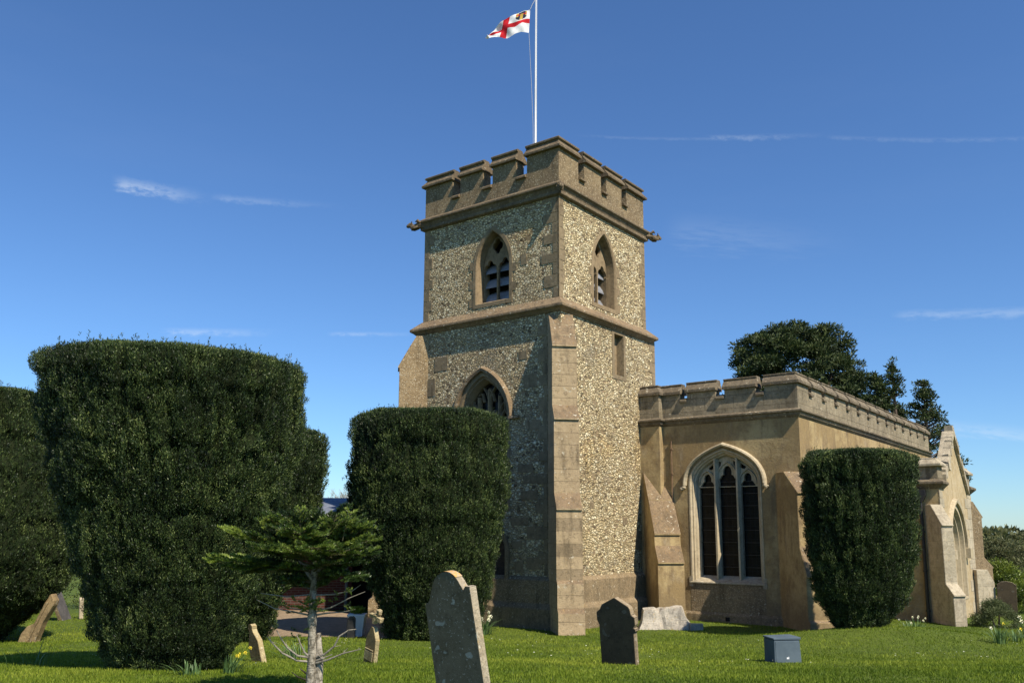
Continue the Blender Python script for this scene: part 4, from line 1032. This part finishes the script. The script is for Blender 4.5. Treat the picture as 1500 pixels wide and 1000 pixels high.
# ------------------------------------------------------------------ daffodils and grass clumps
dleaf = leaf_mat('daffodil_leaf', [(0, (.05,.10,.03,1)), (.5, (.10,.18,.06,1)), (1, (.22,.33,.12,1))], .25, .45, .4)
petal = simple_mat('daffodil_petal', (.78,.62,.04), (.85,.72,.10), 6, .6)
pale_petal = simple_mat('pale_daffodil_petal', (.80,.76,.45), (.80,.78,.6), 6, .6)
def clump(x, y, r, n, h, flowers, label, seed, pm=petal, lean=(0, 0), fl=.04, cat='daffodils', group='daffodil clumps in the churchyard'):
    z = float(ground_z(x, y)); root = empty('daffodil_clump', (x, y, z), 0, label, cat, group); rs = random.Random(seed)
    V = []
    for i in range(n):
        a = rs.uniform(0, 6.28); q = r*rs.random(); bx_, by_ = q*math.cos(a), q*math.sin(a)
        hh = h*rs.uniform(.6, 1.1); ld = Vector((math.cos(a) + lean[0]*2, math.sin(a) + lean[1]*2, 0)); ld = ld*rs.uniform(.1, .75)
        w = rs.uniform(.006, .011); sd = Vector((-ld.y, ld.x, 0)); sd = sd.normalized()*w if sd.length > 0 else Vector((w, 0, 0))
        p = [Vector((bx_, by_, -.01)) + ld*(hh*t*t*1.0) + Vector((0, 0, hh*(t - .30*t*t*min(1, ld.length*1.6)))) for t in (0, .35, .7, 1)]
        for k in range(3):
            wa, wb = 1 - .1*k, (1 - .1*(k+1)) if k < 2 else .15
            V += [p[k] - sd*wa, p[k] + sd*wa, p[k+1] + sd*wb, p[k+1] - sd*wb]
    V = np.array([tuple(v) for v in V]); np_mesh('leaf_blades', V, 4, np.repeat(np.array([rs.random() for _ in range(n)]), 3), dleaf, root)
    for i in range(flowers):
        a = rs.uniform(0, 6.28); q = r*rs.uniform(.3, 1.5); hh = h*rs.uniform(.75, 1.25)
        P0 = Vector((q*.4*math.cos(a), q*.4*math.sin(a), 0)); P1 = Vector((q*math.cos(a) + lean[0]*h, q*math.sin(a) + lean[1]*h, hh))
        f = MB(); f.tube([P0, (P0 + P1)/2 + Vector((0, 0, .03)), P1], .0035, 4, 0)
        dr = Vector((rs.uniform(-.6, .8), -1, rs.uniform(-.3, .3))).normalized(); e1 = dr.cross(Vector((0, 0, 1))).normalized(); e2 = e1.cross(dr)
        for k in range(6):
            t = k*math.pi/3; d_ = e1*math.cos(t) + e2*math.sin(t); s_ = e1*math.sin(t) - e2*math.cos(t)
            f.add([P1, P1 + d_*fl*.55 + s_*fl*.26, P1 + d_*fl + dr*.004, P1 + d_*fl*.55 - s_*fl*.26], [(0,1,2,3)], 1)
        f.tube([P1, P1 + dr*fl*.75], [fl*.22, fl*.36], 8, 1, False)
        f.build('flower', [M['leafstem'], pm], root, fix=False)
M['leafstem'] = simple_mat('flower_stem', (.10,.18,.05), (.14,.22,.07), 5, .6)
clump(-3.5, 11.35, .13, 60, .26, 5, 'clump of yellow daffodils at the right foot of the largest yew', 1, petal, (.5, 0), .028)
clump(-4.0, 11.05, .18, 36, .20, 0, 'short flattened tuft of daffodil leaves under the largest yew', 2, petal, (-.3, -.2))
clump(-.62, 21.0, .18, 80, .42, 7, 'pale daffodils and long leaves beside the right foot of the tower yew', 3, pale_petal, (.25, 0), .05)
clump(-3.55, 14.6, .22, 34, .34, 0, 'sprawling strap leaves in shade behind the small leaning stone', 4, petal, (-.6, 0))
clump(9.55, 21.0, .35, 120, .36, 8, 'spreading tuft of strap leaves between the right yew and the downpipe', 5, pale_petal, (.2, 0), .03)
clump(9.6, 17.6, .16, 70, .38, 1, 'bushy daffodil leaves growing in the lawn at the right', 6, pale_petal, (0, 0))
clump(10.1, 17.9, .16, 30, .28, 2, 'sparse daffodil leaves at the right edge of the lawn', 7, petal, (.1, 0))
clump(12.55, 21.8, .22, 30, .42, 5, 'cream and yellow daffodils by the bushes beyond the porch', 8, pale_petal, (0, 0), .06)
clump(-6.7, 12.6, .4, 16, .42, 0, 'thin dark leaf blades in the shadow left of the largest yew', 9, petal, (.1, 0))

# ------------------------------------------------------------------ young fir in the foreground
FIR = empty('young_fir', (-2.0, 9.0, .76), 0, 'young fir with a pale knobbly trunk, bare low branches and spreading green top', 'fir tree')
def bark_mat():
    m, nt = new_mat('pale_fir_bark'); g = G(nt); co = g.coords((1, 1, .45))
    a = g.noise(co, 28, 5, .7); b = g.noise(g.coords((1, 1, 2.2)), 24, 3, .6)
    col = g.mix(g.step(a, .35, .62), (.10, .085, .06), (.38, .34, .27)); col = g.mix(g.math('MULTIPLY', g.step(b, .56, .66), .8), col, (.07, .055, .04))
    g.out(col, .9, g.math('ADD', a, b), .9, .012, .15); return m
bark = bark_mat(); bare = simple_mat('bare_branch_bark', (.32,.29,.235), (.18,.155,.12), 30, .85, .5)
f = MB(); pts = []; rad = []
for i in range(42):
    z = -.2 + i*.0455; pts.append((.008*math.sin(z*5), .006*math.cos(z*4), z)); rad.append((.054 - .020*z)*(1 + .05*math.sin(z*37) + (.25 if i in (21, 22) else 0) + (.2 if i in (30, 31) else 0)) if z < 1.6 else max(.008, .045 - .05*(z - 1.6)))
f.tube(pts, rad, 14); f.build('trunk', bark, FIR, smooth=True, fix=False)
f = MB(); f.tube([(.075, .02, -.2), (.078, .02, .35), (.065, .01, .62)], [.045, .04, .02], 10); f.build('trunk', bark, FIR, smooth=True, fix=False)
NEED_V, NEED_T = [], []; tw = MB(); gt = MB(); rs = np.random.RandomState(31); rr_ = random.Random(12)
def shoot(p0, p1, tone=.5, ln=.032, dens=640, up=.45):
    p0, p1 = np.array(p0, float), np.array(p1, float); d = p1 - p0; L = np.linalg.norm(d); d = d/L; n = max(12, int(dens*L))
    t = rs.rand(n); P = p0 + (p1 - p0)*t[:, None]
    a = np.cross(d, [0, 0, 1.]); a = a/np.linalg.norm(a); b = np.cross(a, d)
    ph = rs.uniform(-.55*np.pi, .55*np.pi, n) + np.pi/2
    rad_ = a*np.cos(ph)[:, None] + b*np.sin(ph)[:, None]
    D = nrm(rad_ + d*.75 + rs.normal(0, .12, (n, 3)) + np.array([0, 0, up*.3]))
    NEED_V.append(leaves(P, D, ln*rs.uniform(.8, 1.2, n), .0062, rs)); NEED_T.append(np.clip(tone + rs.normal(0, .12, n), 0, 1))
def spray(p0, p1, tone, r0=.009):
    """a foliated branch: leading shoot with pairs of side shoots, drooping a little"""
    p0, p1 = Vector(p0), Vector(p1); d = (p1 - p0); L = d.length; dn = d.normalized(); side = dn.cross(Vector((0, 0, 1))).normalized()
    mid = (p0 + p1)/2 + Vector((0, 0, .05*L)); curve = [p0, p0.lerp(mid, .6), mid, mid.lerp(p1, .6), p1]
    def at(t):
        k = min(int(t*4), 3); return curve[k].lerp(curve[k+1], t*4 - k)
    gt.tube([at(t) for t in (0, .25, .5, .75, 1)], [r0, r0*.85, r0*.7, r0*.5, r0*.3], 6)
    shoot(at(.55), at(1), tone)
    n = max(3, int(L/.062))
    for i in range(n):
        t = .22 + .75*(i + .5)/n
        for sg in (-1, 1):
            l = (.09 + .17*(1 - abs(t - .45)*1.3))*min(1, L/.55)*rr_.uniform(.7, 1.15)
            q = at(t); e = q + (dn*.75 + side*sg*rr_.uniform(.7, 1) + Vector((0, 0, rr_.uniform(-.25, .30))))*l
            gt.tube([q, e], [.0035, .002], 4); shoot(q.lerp(e, .12), e, tone + rr_.uniform(-.3, .35))
            if l > .13:
                for s2 in (-1, 1):
                    e2 = q.lerp(e, .5) + (e - q).normalized()*.05 + (dn if s2 > 0 else side*sg)*.06
                    shoot(q.lerp(e, .45), e2, tone + rr_.uniform(-.1, .2))
O3 = Vector((-2.0, 9.0, .76)); Wp = lambda x, y, z: Vector((x, y, z)) - O3
top = [(-2.02, 9.0, 1.98), (-2.0, 9.0, 2.02), (-2.04, 9.0, 2.10), (-1.99, 9.0, 2.16), (-2.0, 9.0, 2.25), (-2.0, 9, 2.34)]
ends = [(-3.04, 8.95, 2.10, .95, 0), (-2.86, 9.0, 2.02, .6, 0), (-2.76, 8.6, 2.37, .95, 1), (-2.60, 8.9, 2.22, .5, 1), (-2.62, 9.5, 2.24, .3, 2), (-2.55, 8.6, 2.32, .45, 2), (-2.35, 8.35, 2.22, .6, 2), (-2.42, 8.8, 2.50, .6, 3), (-2.05, 8.3, 2.20, .65, 1), (-1.85, 8.3, 2.24, .7, 2), (-1.62, 8.5, 2.20, .6, 1),
        (-1.44, 8.8, 2.30, .7, 1), (-1.47, 9.0, 2.42, .6, 2), (-1.50, 8.85, 2.42, .7, 3), (-1.46, 9.1, 2.16, .5, 0), (-1.5, 9.4, 2.40, .3, 2), (-1.75, 9.6, 2.45, .4, 3), (-2.3, 9.7, 2.38, .3, 3), (-2.3, 9.2, 2.48, .5, 4), (-2.25, 8.6, 2.40, .6, 3),
        (-2.02, 8.4, 2.38, .6, 3), (-1.72, 8.6, 2.46, .7, 3), (-1.60, 8.9, 2.44, .6, 3), (-2.15, 9.3, 2.50, .4, 4), (-2.12, 8.9, 2.58, .5, 5), (-1.90, 8.8, 2.54, .7, 5), (-1.72, 9.4, 2.50, .3, 4), (-1.86, 9.0, 2.54, .4, 5), (-1.70, 8.95, 2.60, .3, 4),
        (-2.5, 8.9, 2.06, .4, 0), (-2.3, 8.7, 2.02, .5, 0), (-1.75, 8.6, 2.08, .5, 0), (-1.6, 8.95, 2.04, .4, 0), (-2.62, 9.1, 1.98, .3, 0), (-1.56, 8.8, 1.92, .4, 0)]
for x, y, z, tn, k in ends: spray(Wp(*top[k]), Wp(x, y, z), tn, .010)  # hand-set tones paint shade on back and low sprays, light on outer tips
for i in range(20):                                          # inner layers of the crown
    a = rr_.uniform(0, 6.28); q = rr_.uniform(.25, .58); k = rr_.randrange(6); zz = 1.98 + .09*k + rr_.uniform(-.08, .08)
    spray(Wp(*top[k]), Wp(-2.0 + q*math.cos(a)*1.0, 9 + q*math.sin(a)*.9, zz + .04), rr_.uniform(.25, .95), .008)
for i in range(16):                                          # short lower sprays and upright tips
    a = rr_.uniform(0, 6.28); q = rr_.uniform(.16, .36); z_ = rr_.uniform(1.84, 1.98)
    spray(Wp(-2.0, 9.0, z_ - .05), Wp(-2.02 + q*math.cos(a), 9 + q*math.sin(a), z_ + rr_.uniform(-.03, .05)), rr_.uniform(.2, .6), .006)
for i in range(11):
    x_ = rr_.uniform(-2.45, -1.55); y_ = rr_.uniform(8.7, 9.2)
    spray(Wp(x_, y_, 2.30), Wp(x_ + rr_.uniform(-.12, .12), y_ + rr_.uniform(-.1, .1), rr_.uniform(2.42, 2.60)), rr_.uniform(.45, .95), .006)
def limb(pts, r0, r1=.003): n = len(pts); tw.tube([Wp(*p) for p in pts], [r0 + (r1-r0)*i/(n-1) for i in range(n)], 7)
# bare forked limbs carrying the crown
limb([(-2.0, 9, 1.86), (-2.05, 8.97, 1.95), (-2.12, 8.95, 2.05), (-2.16, 8.93, 2.14)], .022, .012)
limb([(-2.0, 9, 1.95), (-1.93, 8.98, 2.03), (-1.86, 8.97, 2.10), (-1.80, 8.95, 2.14)], .018, .01)
limb([(-2.0, 9, 2.0), (-2.06, 8.96, 2.04), (-2.13, 8.94, 2.07)], .014, .008)
# mid level thin branches with sparse needles
for p in ([(-2.02, 9, 1.55), (-2.2, 8.9, 1.60), (-2.35, 8.85, 1.63), (-2.52, 8.8, 1.72)], [(-2.0, 9, 1.58), (-1.8, 8.9, 1.64), (-1.6, 8.85, 1.74), (-1.45, 8.8, 1.80)], [(-2.0, 9, 1.55), (-1.85, 8.95, 1.58), (-1.7, 8.95, 1.59), (-1.56, 8.9, 1.62)],
          [(-2.0, 9, 1.57), (-2.15, 9.1, 1.60), (-2.35, 9.1, 1.62)], [(-2.0, 9, 1.80), (-2.2, 9, 1.86), (-2.4, 9, 1.88)], [(-2.0, 9, 1.75), (-1.8, 9, 1.76), (-1.6, 8.95, 1.80), (-1.52, 8.95, 1.86)], [(-2.0, 9, 1.82), (-1.86, 9.0, 1.90), (-1.76, 9, 1.99)], [(-2.0, 9, 1.76), (-2.25, 8.9, 1.74), (-2.5, 8.85, 1.78)]):
    limb(p, .010, .003)
for _ in range(26):
    a = rr_.uniform(0, 6.28); q = rr_.uniform(.04, .22); p = Wp(-2.06 + q*math.cos(a), 8.9 + .5*q*math.sin(a), 1.60 + rr_.uniform(-.02, .1)); e = p + Vector((rr_.uniform(-.1, .1), rr_.uniform(-.1, 0), rr_.uniform(0, .06)))
    shoot(p, e, rr_.uniform(.5, .9))
for c_ in ((-1.60, 8.9, 1.62), (-1.62, 8.86, 1.78), (-1.75, 8.9, 1.72), (-2.3, 8.9, 1.84), (-2.12, 9.0, 1.36), (-2.15, 9.0, 1.30), (-2.10, 9.0, 1.28)):
    for _ in range(4):
        p = Wp(*c_) + Vector((rr_.uniform(-.04, .04), 0, rr_.uniform(-.03, .03))); shoot(p, p + Vector((rr_.uniform(-.06, .06), rr_.uniform(-.05, .0), rr_.uniform(0, .05))), rr_.uniform(.5, .95), dens=380)
# lowest whorl of bare curved branches
for p in ([(-2.0, 9, 1.10), (-2.13, 8.95, 1.12), (-2.27, 8.9, 1.20), (-2.38, 8.88, 1.31), (-2.42, 8.88, 1.36)], [(-2.0, 9, 1.14), (-2.12, 8.92, 1.17), (-2.22, 8.9, 1.25), (-2.28, 8.88, 1.34), (-2.33, 8.88, 1.42)], [(-2.0, 9, 1.13), (-2.06, 8.95, 1.20), (-2.10, 8.92, 1.29), (-2.14, 8.92, 1.38)],
          [(-1.98, 9, 1.14), (-1.86, 8.95, 1.18), (-1.76, 8.92, 1.26), (-1.71, 8.9, 1.36), (-1.62, 8.9, 1.42), (-1.54, 8.9, 1.43)], [(-1.98, 9, 1.08), (-1.82, 8.92, 1.13), (-1.66, 8.88, 1.20), (-1.48, 8.85, 1.245)], [(-1.98, 9, 1.10), (-1.88, 8.95, 1.14), (-1.78, 8.94, 1.18)]):
    limb(p, .013, .004)
    for _ in range(3):
        k = rr_.randrange(1, len(p) - 1); q = Wp(*p[k]); tw.tube([q, q + Vector((rr_.uniform(-.07, .07), rr_.uniform(-.03, .03), rr_.uniform(-.02, .08)))], [.004, .0015], 4)
dk_tw = MB()
for p in ([(-2.02, 9, .92), (-2.10, 8.9, .97), (-2.16, 8.88, 1.02)], [(-2.03, 9, .98), (-2.08, 8.95, 1.03), (-2.10, 8.95, 1.05)]): dk_tw.tube([Wp(*q) for q in p], [.01, .007, .003], 6)
dk_tw.build('dead_twig', simple_mat('dead_twig', (.03,.022,.015), (.05,.04,.03)), FIR, fix=False)
tw.build('branches', bare, FIR, fix=False); gt.build('twigs', simple_mat('young_twig_bark', (.10,.085,.05), (.07,.07,.03), 20, .8), FIR, fix=False)
fir_m = leaf_mat('fir_needles', [(0, (.014,.030,.010,1)), (.45, (.036,.070,.018,1)), (.68, (.095,.155,.025,1)), (1, (.30,.38,.06,1))], .3, .4, .45)  # bright yellow-green stops stand for sunlit needles
np_mesh('needles', np.concatenate(NEED_V), 4, np.concatenate(NEED_T), fir_m, FIR)

# ------------------------------------------------------------------ trees and shrubs beyond
def clumps(centres, radii, per, leaf, seed, up=.5, flat=.45, wd=.35, tone=.5, tv=.2, shell=.5):
    rs = np.random.RandomState(seed); V, T = [], []
    for c, r in zip(centres, radii):
        n = max(30, int(per*r*r)); d = nrm(rs.normal(size=(n, 3))); q = r*(shell + (1-shell)*rs.rand(n))
        P = np.array(c) + d*q[:, None]*np.array([1, 1, flat]); D = nrm(d + np.array([0, 0, up]) + rs.normal(0, .5, (n, 3)))
        V.append(leaves(P, D, leaf*rs.uniform(.6, 1.3, n), leaf*wd, rs)); T.append(np.clip(rs.normal(0, .10) + tone + .25*d[:, 2] + rs.normal(0, tv, n), 0, 1))  # tone rises towards each clump's top, painting light from above
    return np.concatenate(V), np.concatenate(T)
def tree(name, loc, label, cat, centres, radii, limbs, mat, per, leaf, seed, group=None, **kw):
    root = empty(name, loc, 0, label, cat, group); V, T = clumps(centres, radii, per, leaf, seed, **kw)
    np_mesh('crown', V, 4, T, mat, root); f = MB()
    for p, r in limbs: f.tube(p, r, 8)
    f.build('trunk', M['bark'], root, fix=False); return root
M['bark'] = simple_mat('tree_bark', (.09,.065,.05), (.14,.105,.08), 3, .9, .5)
pine_m = leaf_mat('pine_foliage', [(0, (.018,.030,.012,1)), (.5, (.042,.062,.02,1)), (1, (.10,.125,.035,1))], .12, .6, .25)
GB = 'conifers beyond the church roof'
rr2 = random.Random(4); C_, R_ = [], []
for i in range(360):                                         # broad domed pine
    th = rr2.uniform(0, 6.28); e = math.asin(rr2.uniform(-.35, 1)); q = 1 - .30*rr2.random()**2
    x, y, z = math.cos(th)*math.cos(e)*q*5.2, math.sin(th)*math.cos(e)*q*4.6, 13.4 + math.sin(e)*q*5.4
    k = 1 + .16*float(vnoise(x*.5, y*.5, z*.5, 3)); C_.append((x*k, y*k, 13.4 + (z-13.4)*k)); R_.append(rr2.uniform(.55, 1.05))
tree('domed_pine', (23.5, 70, .6), 'broad domed dark pine rising behind the aisle parapet, largest of the conifers', 'tree', C_, R_,
     [([(0, 0, 0), (.2, 0, 6), (-.4, 0, 10), (-1.2, 0, 15)], [.6, .5, .4, .15]), ([(.1, 0, 8), (2, 0, 12), (3, .5, 15)], [.35, .25, .1]), ([(0, 0, 9), (-2.4, .5, 12), (-3.5, 0, 14)], [.3, .2, .08])], pine_m, 300, .30, 41, GB, shell=.2)
def open_pine(x, y, h, w, label, seed, z_from=.35, nc=60, dens=330, top_bare=0):
    r = random.Random(seed); C_, R_, lim = [], [], [([(0, 0, 0), (.1, 0, h*.5), (0, 0, h*.98)], [.28, .18, .04])]
    for i in range(nc):
        t = z_from + (1 - z_from)*(i/nc)**.9; ww = w*(1.05 - t)/(1.05 - z_from)*(r.uniform(.35, 1.05)); a = r.uniform(0, 6.28)
        if top_bare and .62 < t < .82 and r.random() < .8: continue
        p = (math.cos(a)*ww, math.sin(a)*ww, h*t + r.uniform(-.3, .3)); C_.append(p); R_.append(r.uniform(.35, .75)*(1.25 - .6*t))
        lim.append(([(0, 0, p[2] - .5*ww), (p[0]*.5, p[1]*.5, p[2] - .25*ww), p], [.06, .045, .02]))
    tree('open_pine', (x, y, -1), label, 'tree', C_, R_, lim, pine_m, dens, .24, seed, GB, flat=.36, shell=.15)
open_pine(26.8, 60, 15.2, 2.0, 'thin pine with a bare neck and small top tuft beside the domed pine', 43, .5, 90, 300, 1)
open_pine(28.9, 60, 13.7, 3.0, 'tiered open pine, rightmost of the conifers behind the porch gable', 44, .50, 130, 300)
open_pine(25.6, 60, 14.3, 3.4, 'dark shorter conifer between the domed pine and the thin pine', 45, .4, 170, 420)
open_pine(28.3, 63, 12.8, 3.2, 'low dark conifer below the thin pine, behind the parapet end', 46, .4, 90, 420)
# bare winter tree
def bare_tree(x, y, h, label, seed, name='bare_tree', spread=.55, mat=None, depth=6, group=None):
    r = random.Random(seed); f = MB()
    def grow(p, d, L, rad, k):
        q = p + d*L; m_ = (p + q)/2 + Vector((r.uniform(-1, 1), r.uniform(-1, 1), 0))*L*.06
        f.tube([p, m_, q], [rad, rad*.85, rad*.7], 5 if k < 3 else 3, caps=False)
        if k >= depth: return
        for _ in range(3 if k else 5):
            nd = (d + Vector((r.uniform(-1, 1), r.uniform(-1, 1), r.uniform(-.3, .7)))*spread).normalized(); grow(p.lerp(q, r.uniform(.55, 1)), nd, L*r.uniform(.62, .85), rad*.58, k+1)
    grow(Vector((0, 0, 0)), Vector((0, 0, 1)), h*.28, h*.02, 0)
    root = empty(name, (x, y, -.5), 0, label, 'tree', group); f.build('trunk', mat or M['bark'], root, fix=False); return root
bare_tree(-11.0, 60, 7.2, 'pale bare winter tree above the slate roof between the yews', 51, mat=simple_mat('pale_bark', (.40,.36,.30), (.28,.25,.2)))
olive = leaf_mat('olive_twigs', [(0, (.05,.055,.02,1)), (.5, (.11,.12,.045,1)), (1, (.20,.20,.08,1))], .2)
leafy = leaf_mat('laurel_leaf', [(0, (.03,.05,.01,1)), (.5, (.10,.15,.02,1)), (1, (.30,.36,.05,1))], .25, .4, .5)
lowg = leaf_mat('dull_shrub_leaf', [(0, (.04,.055,.02,1)), (.5, (.09,.12,.04,1)), (1, (.17,.19,.08,1))], .2)
def bush(name, x, y, z, w, dpt, h, label, mat, seed, n=60, per=420, leaf=.07, rad=(.14, .3), cat='bush', group=None):
    r = random.Random(seed); C_, R_ = [], []
    for i in range(n):
        a = r.uniform(0, 6.28); e = r.uniform(0, 1.5); q = .72 + .28*r.random()
        C_.append((math.cos(a)*math.cos(e)*w*q, math.sin(a)*math.cos(e)*dpt*q, h*(.12 + .8*math.sin(e)*q))); R_.append(r.uniform(*rad)*max(w, h)*.5)
    root = tree(name, (x, y, z), label, cat, C_, R_, [([(0, 0, -.1), (.1*w, 0, h*.5)], [.04, .02]), ([(0, 0, -.1), (-.3*w, 0, h*.6)], [.04, .015])], mat, per, leaf, seed, group, flat=.8, shell=.2)
    return root
bush('willow_shrub', 33.5, 60, -1.5, 3.0, 2.5, 3.6, 'olive brown twiggy shrub on the skyline at the right edge', olive, 61, 160, 900, .16, (.15, .35))
bush('willow_shrub', 41, 66, -1.5, 6, 3, 4.3, 'broad brown thicket beyond the right hand bushes', olive, 66, 160, 500, .2, (.12, .3))
bush('laurel_bush', 16.6, 30, -.35, 1.25, .9, 1.8, 'glossy yellow green evergreen bush behind the grey headstone', leafy, 62, 110, 3600, .085, (.2, .4))
bush('low_shrub', 13.2, 24.2, -.3, .62, .6, .95, 'low dull green shrub beside the porch corner', lowg, 63, 90, 9000, .045, (.2, .4))
bush('laurel_bush', 17.6, 27, -.35, .8, .8, .9, 'small dark green bush right of the grey headstone', leafy, 64, 60, 3600, .08, (.2, .4))
bush('laurel_bush', 20.5, 34, -.4, 2.2, 1.4, 1.5, 'wide green bush beyond the churchyard at the right', lowg, 65, 90, 1400, .11, (.2, .4))
hedge_m = leaf_mat('hedge_leaf', [(0, (.025,.04,.01,1)), (.5, (.06,.085,.02,1)), (1, (.13,.16,.04,1))], .2)
r = random.Random(9); C_ = [(r.uniform(-9, 6), r.uniform(-.5, .5), r.uniform(.1, 2.0)) for _ in range(330)]; R_ = [r.uniform(.25, .5) for _ in C_]
tree('hedge', (-15, 27.5, 0), 'dark green hedge behind the far left headstones', 'hedge', C_, R_, [([(0, 0, 0), (.2, 0, 1.5)], [.05, .03])], hedge_m, 420, .09, 71, flat=.9, shell=.1)
# far wooded skyline, one mass
r = np.random.RandomState(10); n = 260; xx = r.uniform(-420, 520, n); C_ = [(x, r.uniform(380, 470), r.uniform(-1, 2.2)) for x in xx]; R_ = r.uniform(4, 8, n)
V, T = clumps(C_, R_, 5, 2.6, 81, flat=.55, wd=.6); o = np_mesh('far_woods', V, 4, T, olive); meta(o, 'distant low woodland along the horizon', 'woods', kind='stuff')

# ------------------------------------------------------------------ sun, sky, camera
sd = Vector((.664, -.780, 1.15)).normalized(); el = math.asin(sd.z); az = math.atan2(sd.x, sd.y)
sun = bpy.data.lights.new('sun', 'SUN'); sun.energy = 5.0; sun.angle = R(.53); sun.color = (1, .91, .76)
so_ = link(bpy.data.objects.new('sun', sun)); so_.rotation_euler = sd.to_track_quat('Z', 'Y').to_euler()
w = bpy.data.worlds.new('World'); scene.world = w; w.use_nodes = True; nt = w.node_tree; nt.nodes.clear(); g = G(nt)
sky = nt.nodes.new('ShaderNodeTexSky'); sky.sky_type = 'NISHITA'; sky.sun_disc = False; sky.sun_elevation = el; sky.sun_rotation = az
sky.altitude = 60; sky.air_density = 1.0; sky.dust_density = .1; sky.ozone_density = 3.0
tc = nt.nodes.new('ShaderNodeTexCoord'); d = tc.outputs['Generated']; sp = g.n('ShaderNodeSeparateXYZ', i0=d)
# thin high cirrus streaks and a contrail, laid out by direction in the sky
AZ = g.math('ARCTAN2', sp.outputs[0], sp.outputs[1]); EL = g.math('ARCSINE', sp.outputs[2])
def streak(az0, el0, az1, el1, width, strength, ns, taper=1):
    az0, el0, az1, el1 = map(R, (az0, el0, az1, el1)); L = math.hypot(az1-az0, el1-el0); ux, uy = (az1-az0)/L, (el1-el0)/L
    a = g.math('SUBTRACT', AZ, az0); e = g.math('SUBTRACT', EL, el0)
    t = g.math('DIVIDE', g.math('ADD', g.math('MULTIPLY', a, ux), g.math('MULTIPLY', e, uy)), L)
    c = g.math('ADD', g.math('MULTIPLY', a, -uy), g.math('MULTIPLY', e, ux))
    cv = g.n('ShaderNodeCombineXYZ', i0=g.math('MULTIPLY', t, ns), i1=g.math('MULTIPLY', c, 60.0), i2=az0*7)
    nz = g.noise(cv, 3.0, 5, .65)
    c2 = g.math('ADD', c, g.math('MULTIPLY', g.math('SUBTRACT', nz, .5), R(width)*1.6))
    m_ = g.step(g.math('ABSOLUTE', c2), R(width), 0)
    ends_ = g.math('MULTIPLY', g.step(t, 0, .15), g.step(t, 1, 1 - .8*taper))
    return g.math('MULTIPLY', g.math('MULTIPLY', g.math('MULTIPLY', m_, ends_), g.step(nz, .25, .65)), strength)
STREAKS = [(-26.2, 20.5, -19.6, 20.4, .6, .50, 3, 1), (-20.5, 20.5, -11.0, 20.8, .34, .18, 5, 1), (-22.8, 12.0, -14.8, 12.6, .34, .38, 4, 1), (-12.5, 12.6, -5.5, 12.9, .2, .28, 4, 1),
           (4, 25.6, 22, 24.2, .14, .08, 7, .5), (13, 24.95, 22, 24.15, .25, .22, 5, 1), (20, 24.3, 35, 21.5, .2, .09, 8, .3), (10, 19.5, 24, 17.5, 1.6, .10, 2, 1), (24, 13.1, 35, 12.2, .4, .25, 3, .5), (22, 6.9, 34, 5.0, .6, .3, 3, .5)]
tot = None
for s_ in STREAKS:
    k = streak(*s_); tot = k if tot is None else g.math('MAXIMUM', tot, k)
veil = g.math('MULTIPLY', g.step(g.noise(g.n('ShaderNodeMapping', Vector=d, Scale=(1, 1, 5)).outputs[0], 2.2, 6, .6), .5, .85), .02)
tot = g.math('MAXIMUM', tot, veil)
skyc = g.mix(g.math('MULTIPLY', tot, .75, clamp=True), g.mix(1.0, sky.outputs[0], (.74, 1.03, 1.36), 'MULTIPLY'), (7.5, 8.4, 9.4))
bg = g.n('ShaderNodeBackground', Color=skyc, Strength=.082); o_ = nt.nodes.new('ShaderNodeOutputWorld'); nt.links.new(bg.outputs[0], o_.inputs[0])
cam = bpy.data.cameras.new('camera'); cam.sensor_width = 36; cam.lens = 1268/1500*36; cam.shift_y = .0453; cam.clip_end = 6000; cam.clip_start = .1
co_ = link(bpy.data.objects.new('camera', cam)); co_.location = (0, 0, 2.4)
p_, rl = R(9.377), R(.242)
fw = Vector((0, math.cos(p_), math.sin(p_))); up0 = Vector((0, -math.sin(p_), math.cos(p_))); rt0 = Vector((1, 0, 0))
rt = rt0*math.cos(rl) + up0*math.sin(-rl)*-1; up = up0*math.cos(rl) - rt0*math.sin(rl)
co_.rotation_euler = Matrix((rt, up, -fw)).transposed().to_euler()
scene.camera = co_
vs_ = scene.view_settings; vs_.view_transform = 'Standard'; vs_.look = 'None'; vs_.exposure = .42; vs_.gamma = 1
scene.cycles.max_bounces = 5; scene.cycles.diffuse_bounces = 1; scene.cycles.transparent_max_bounces = 4
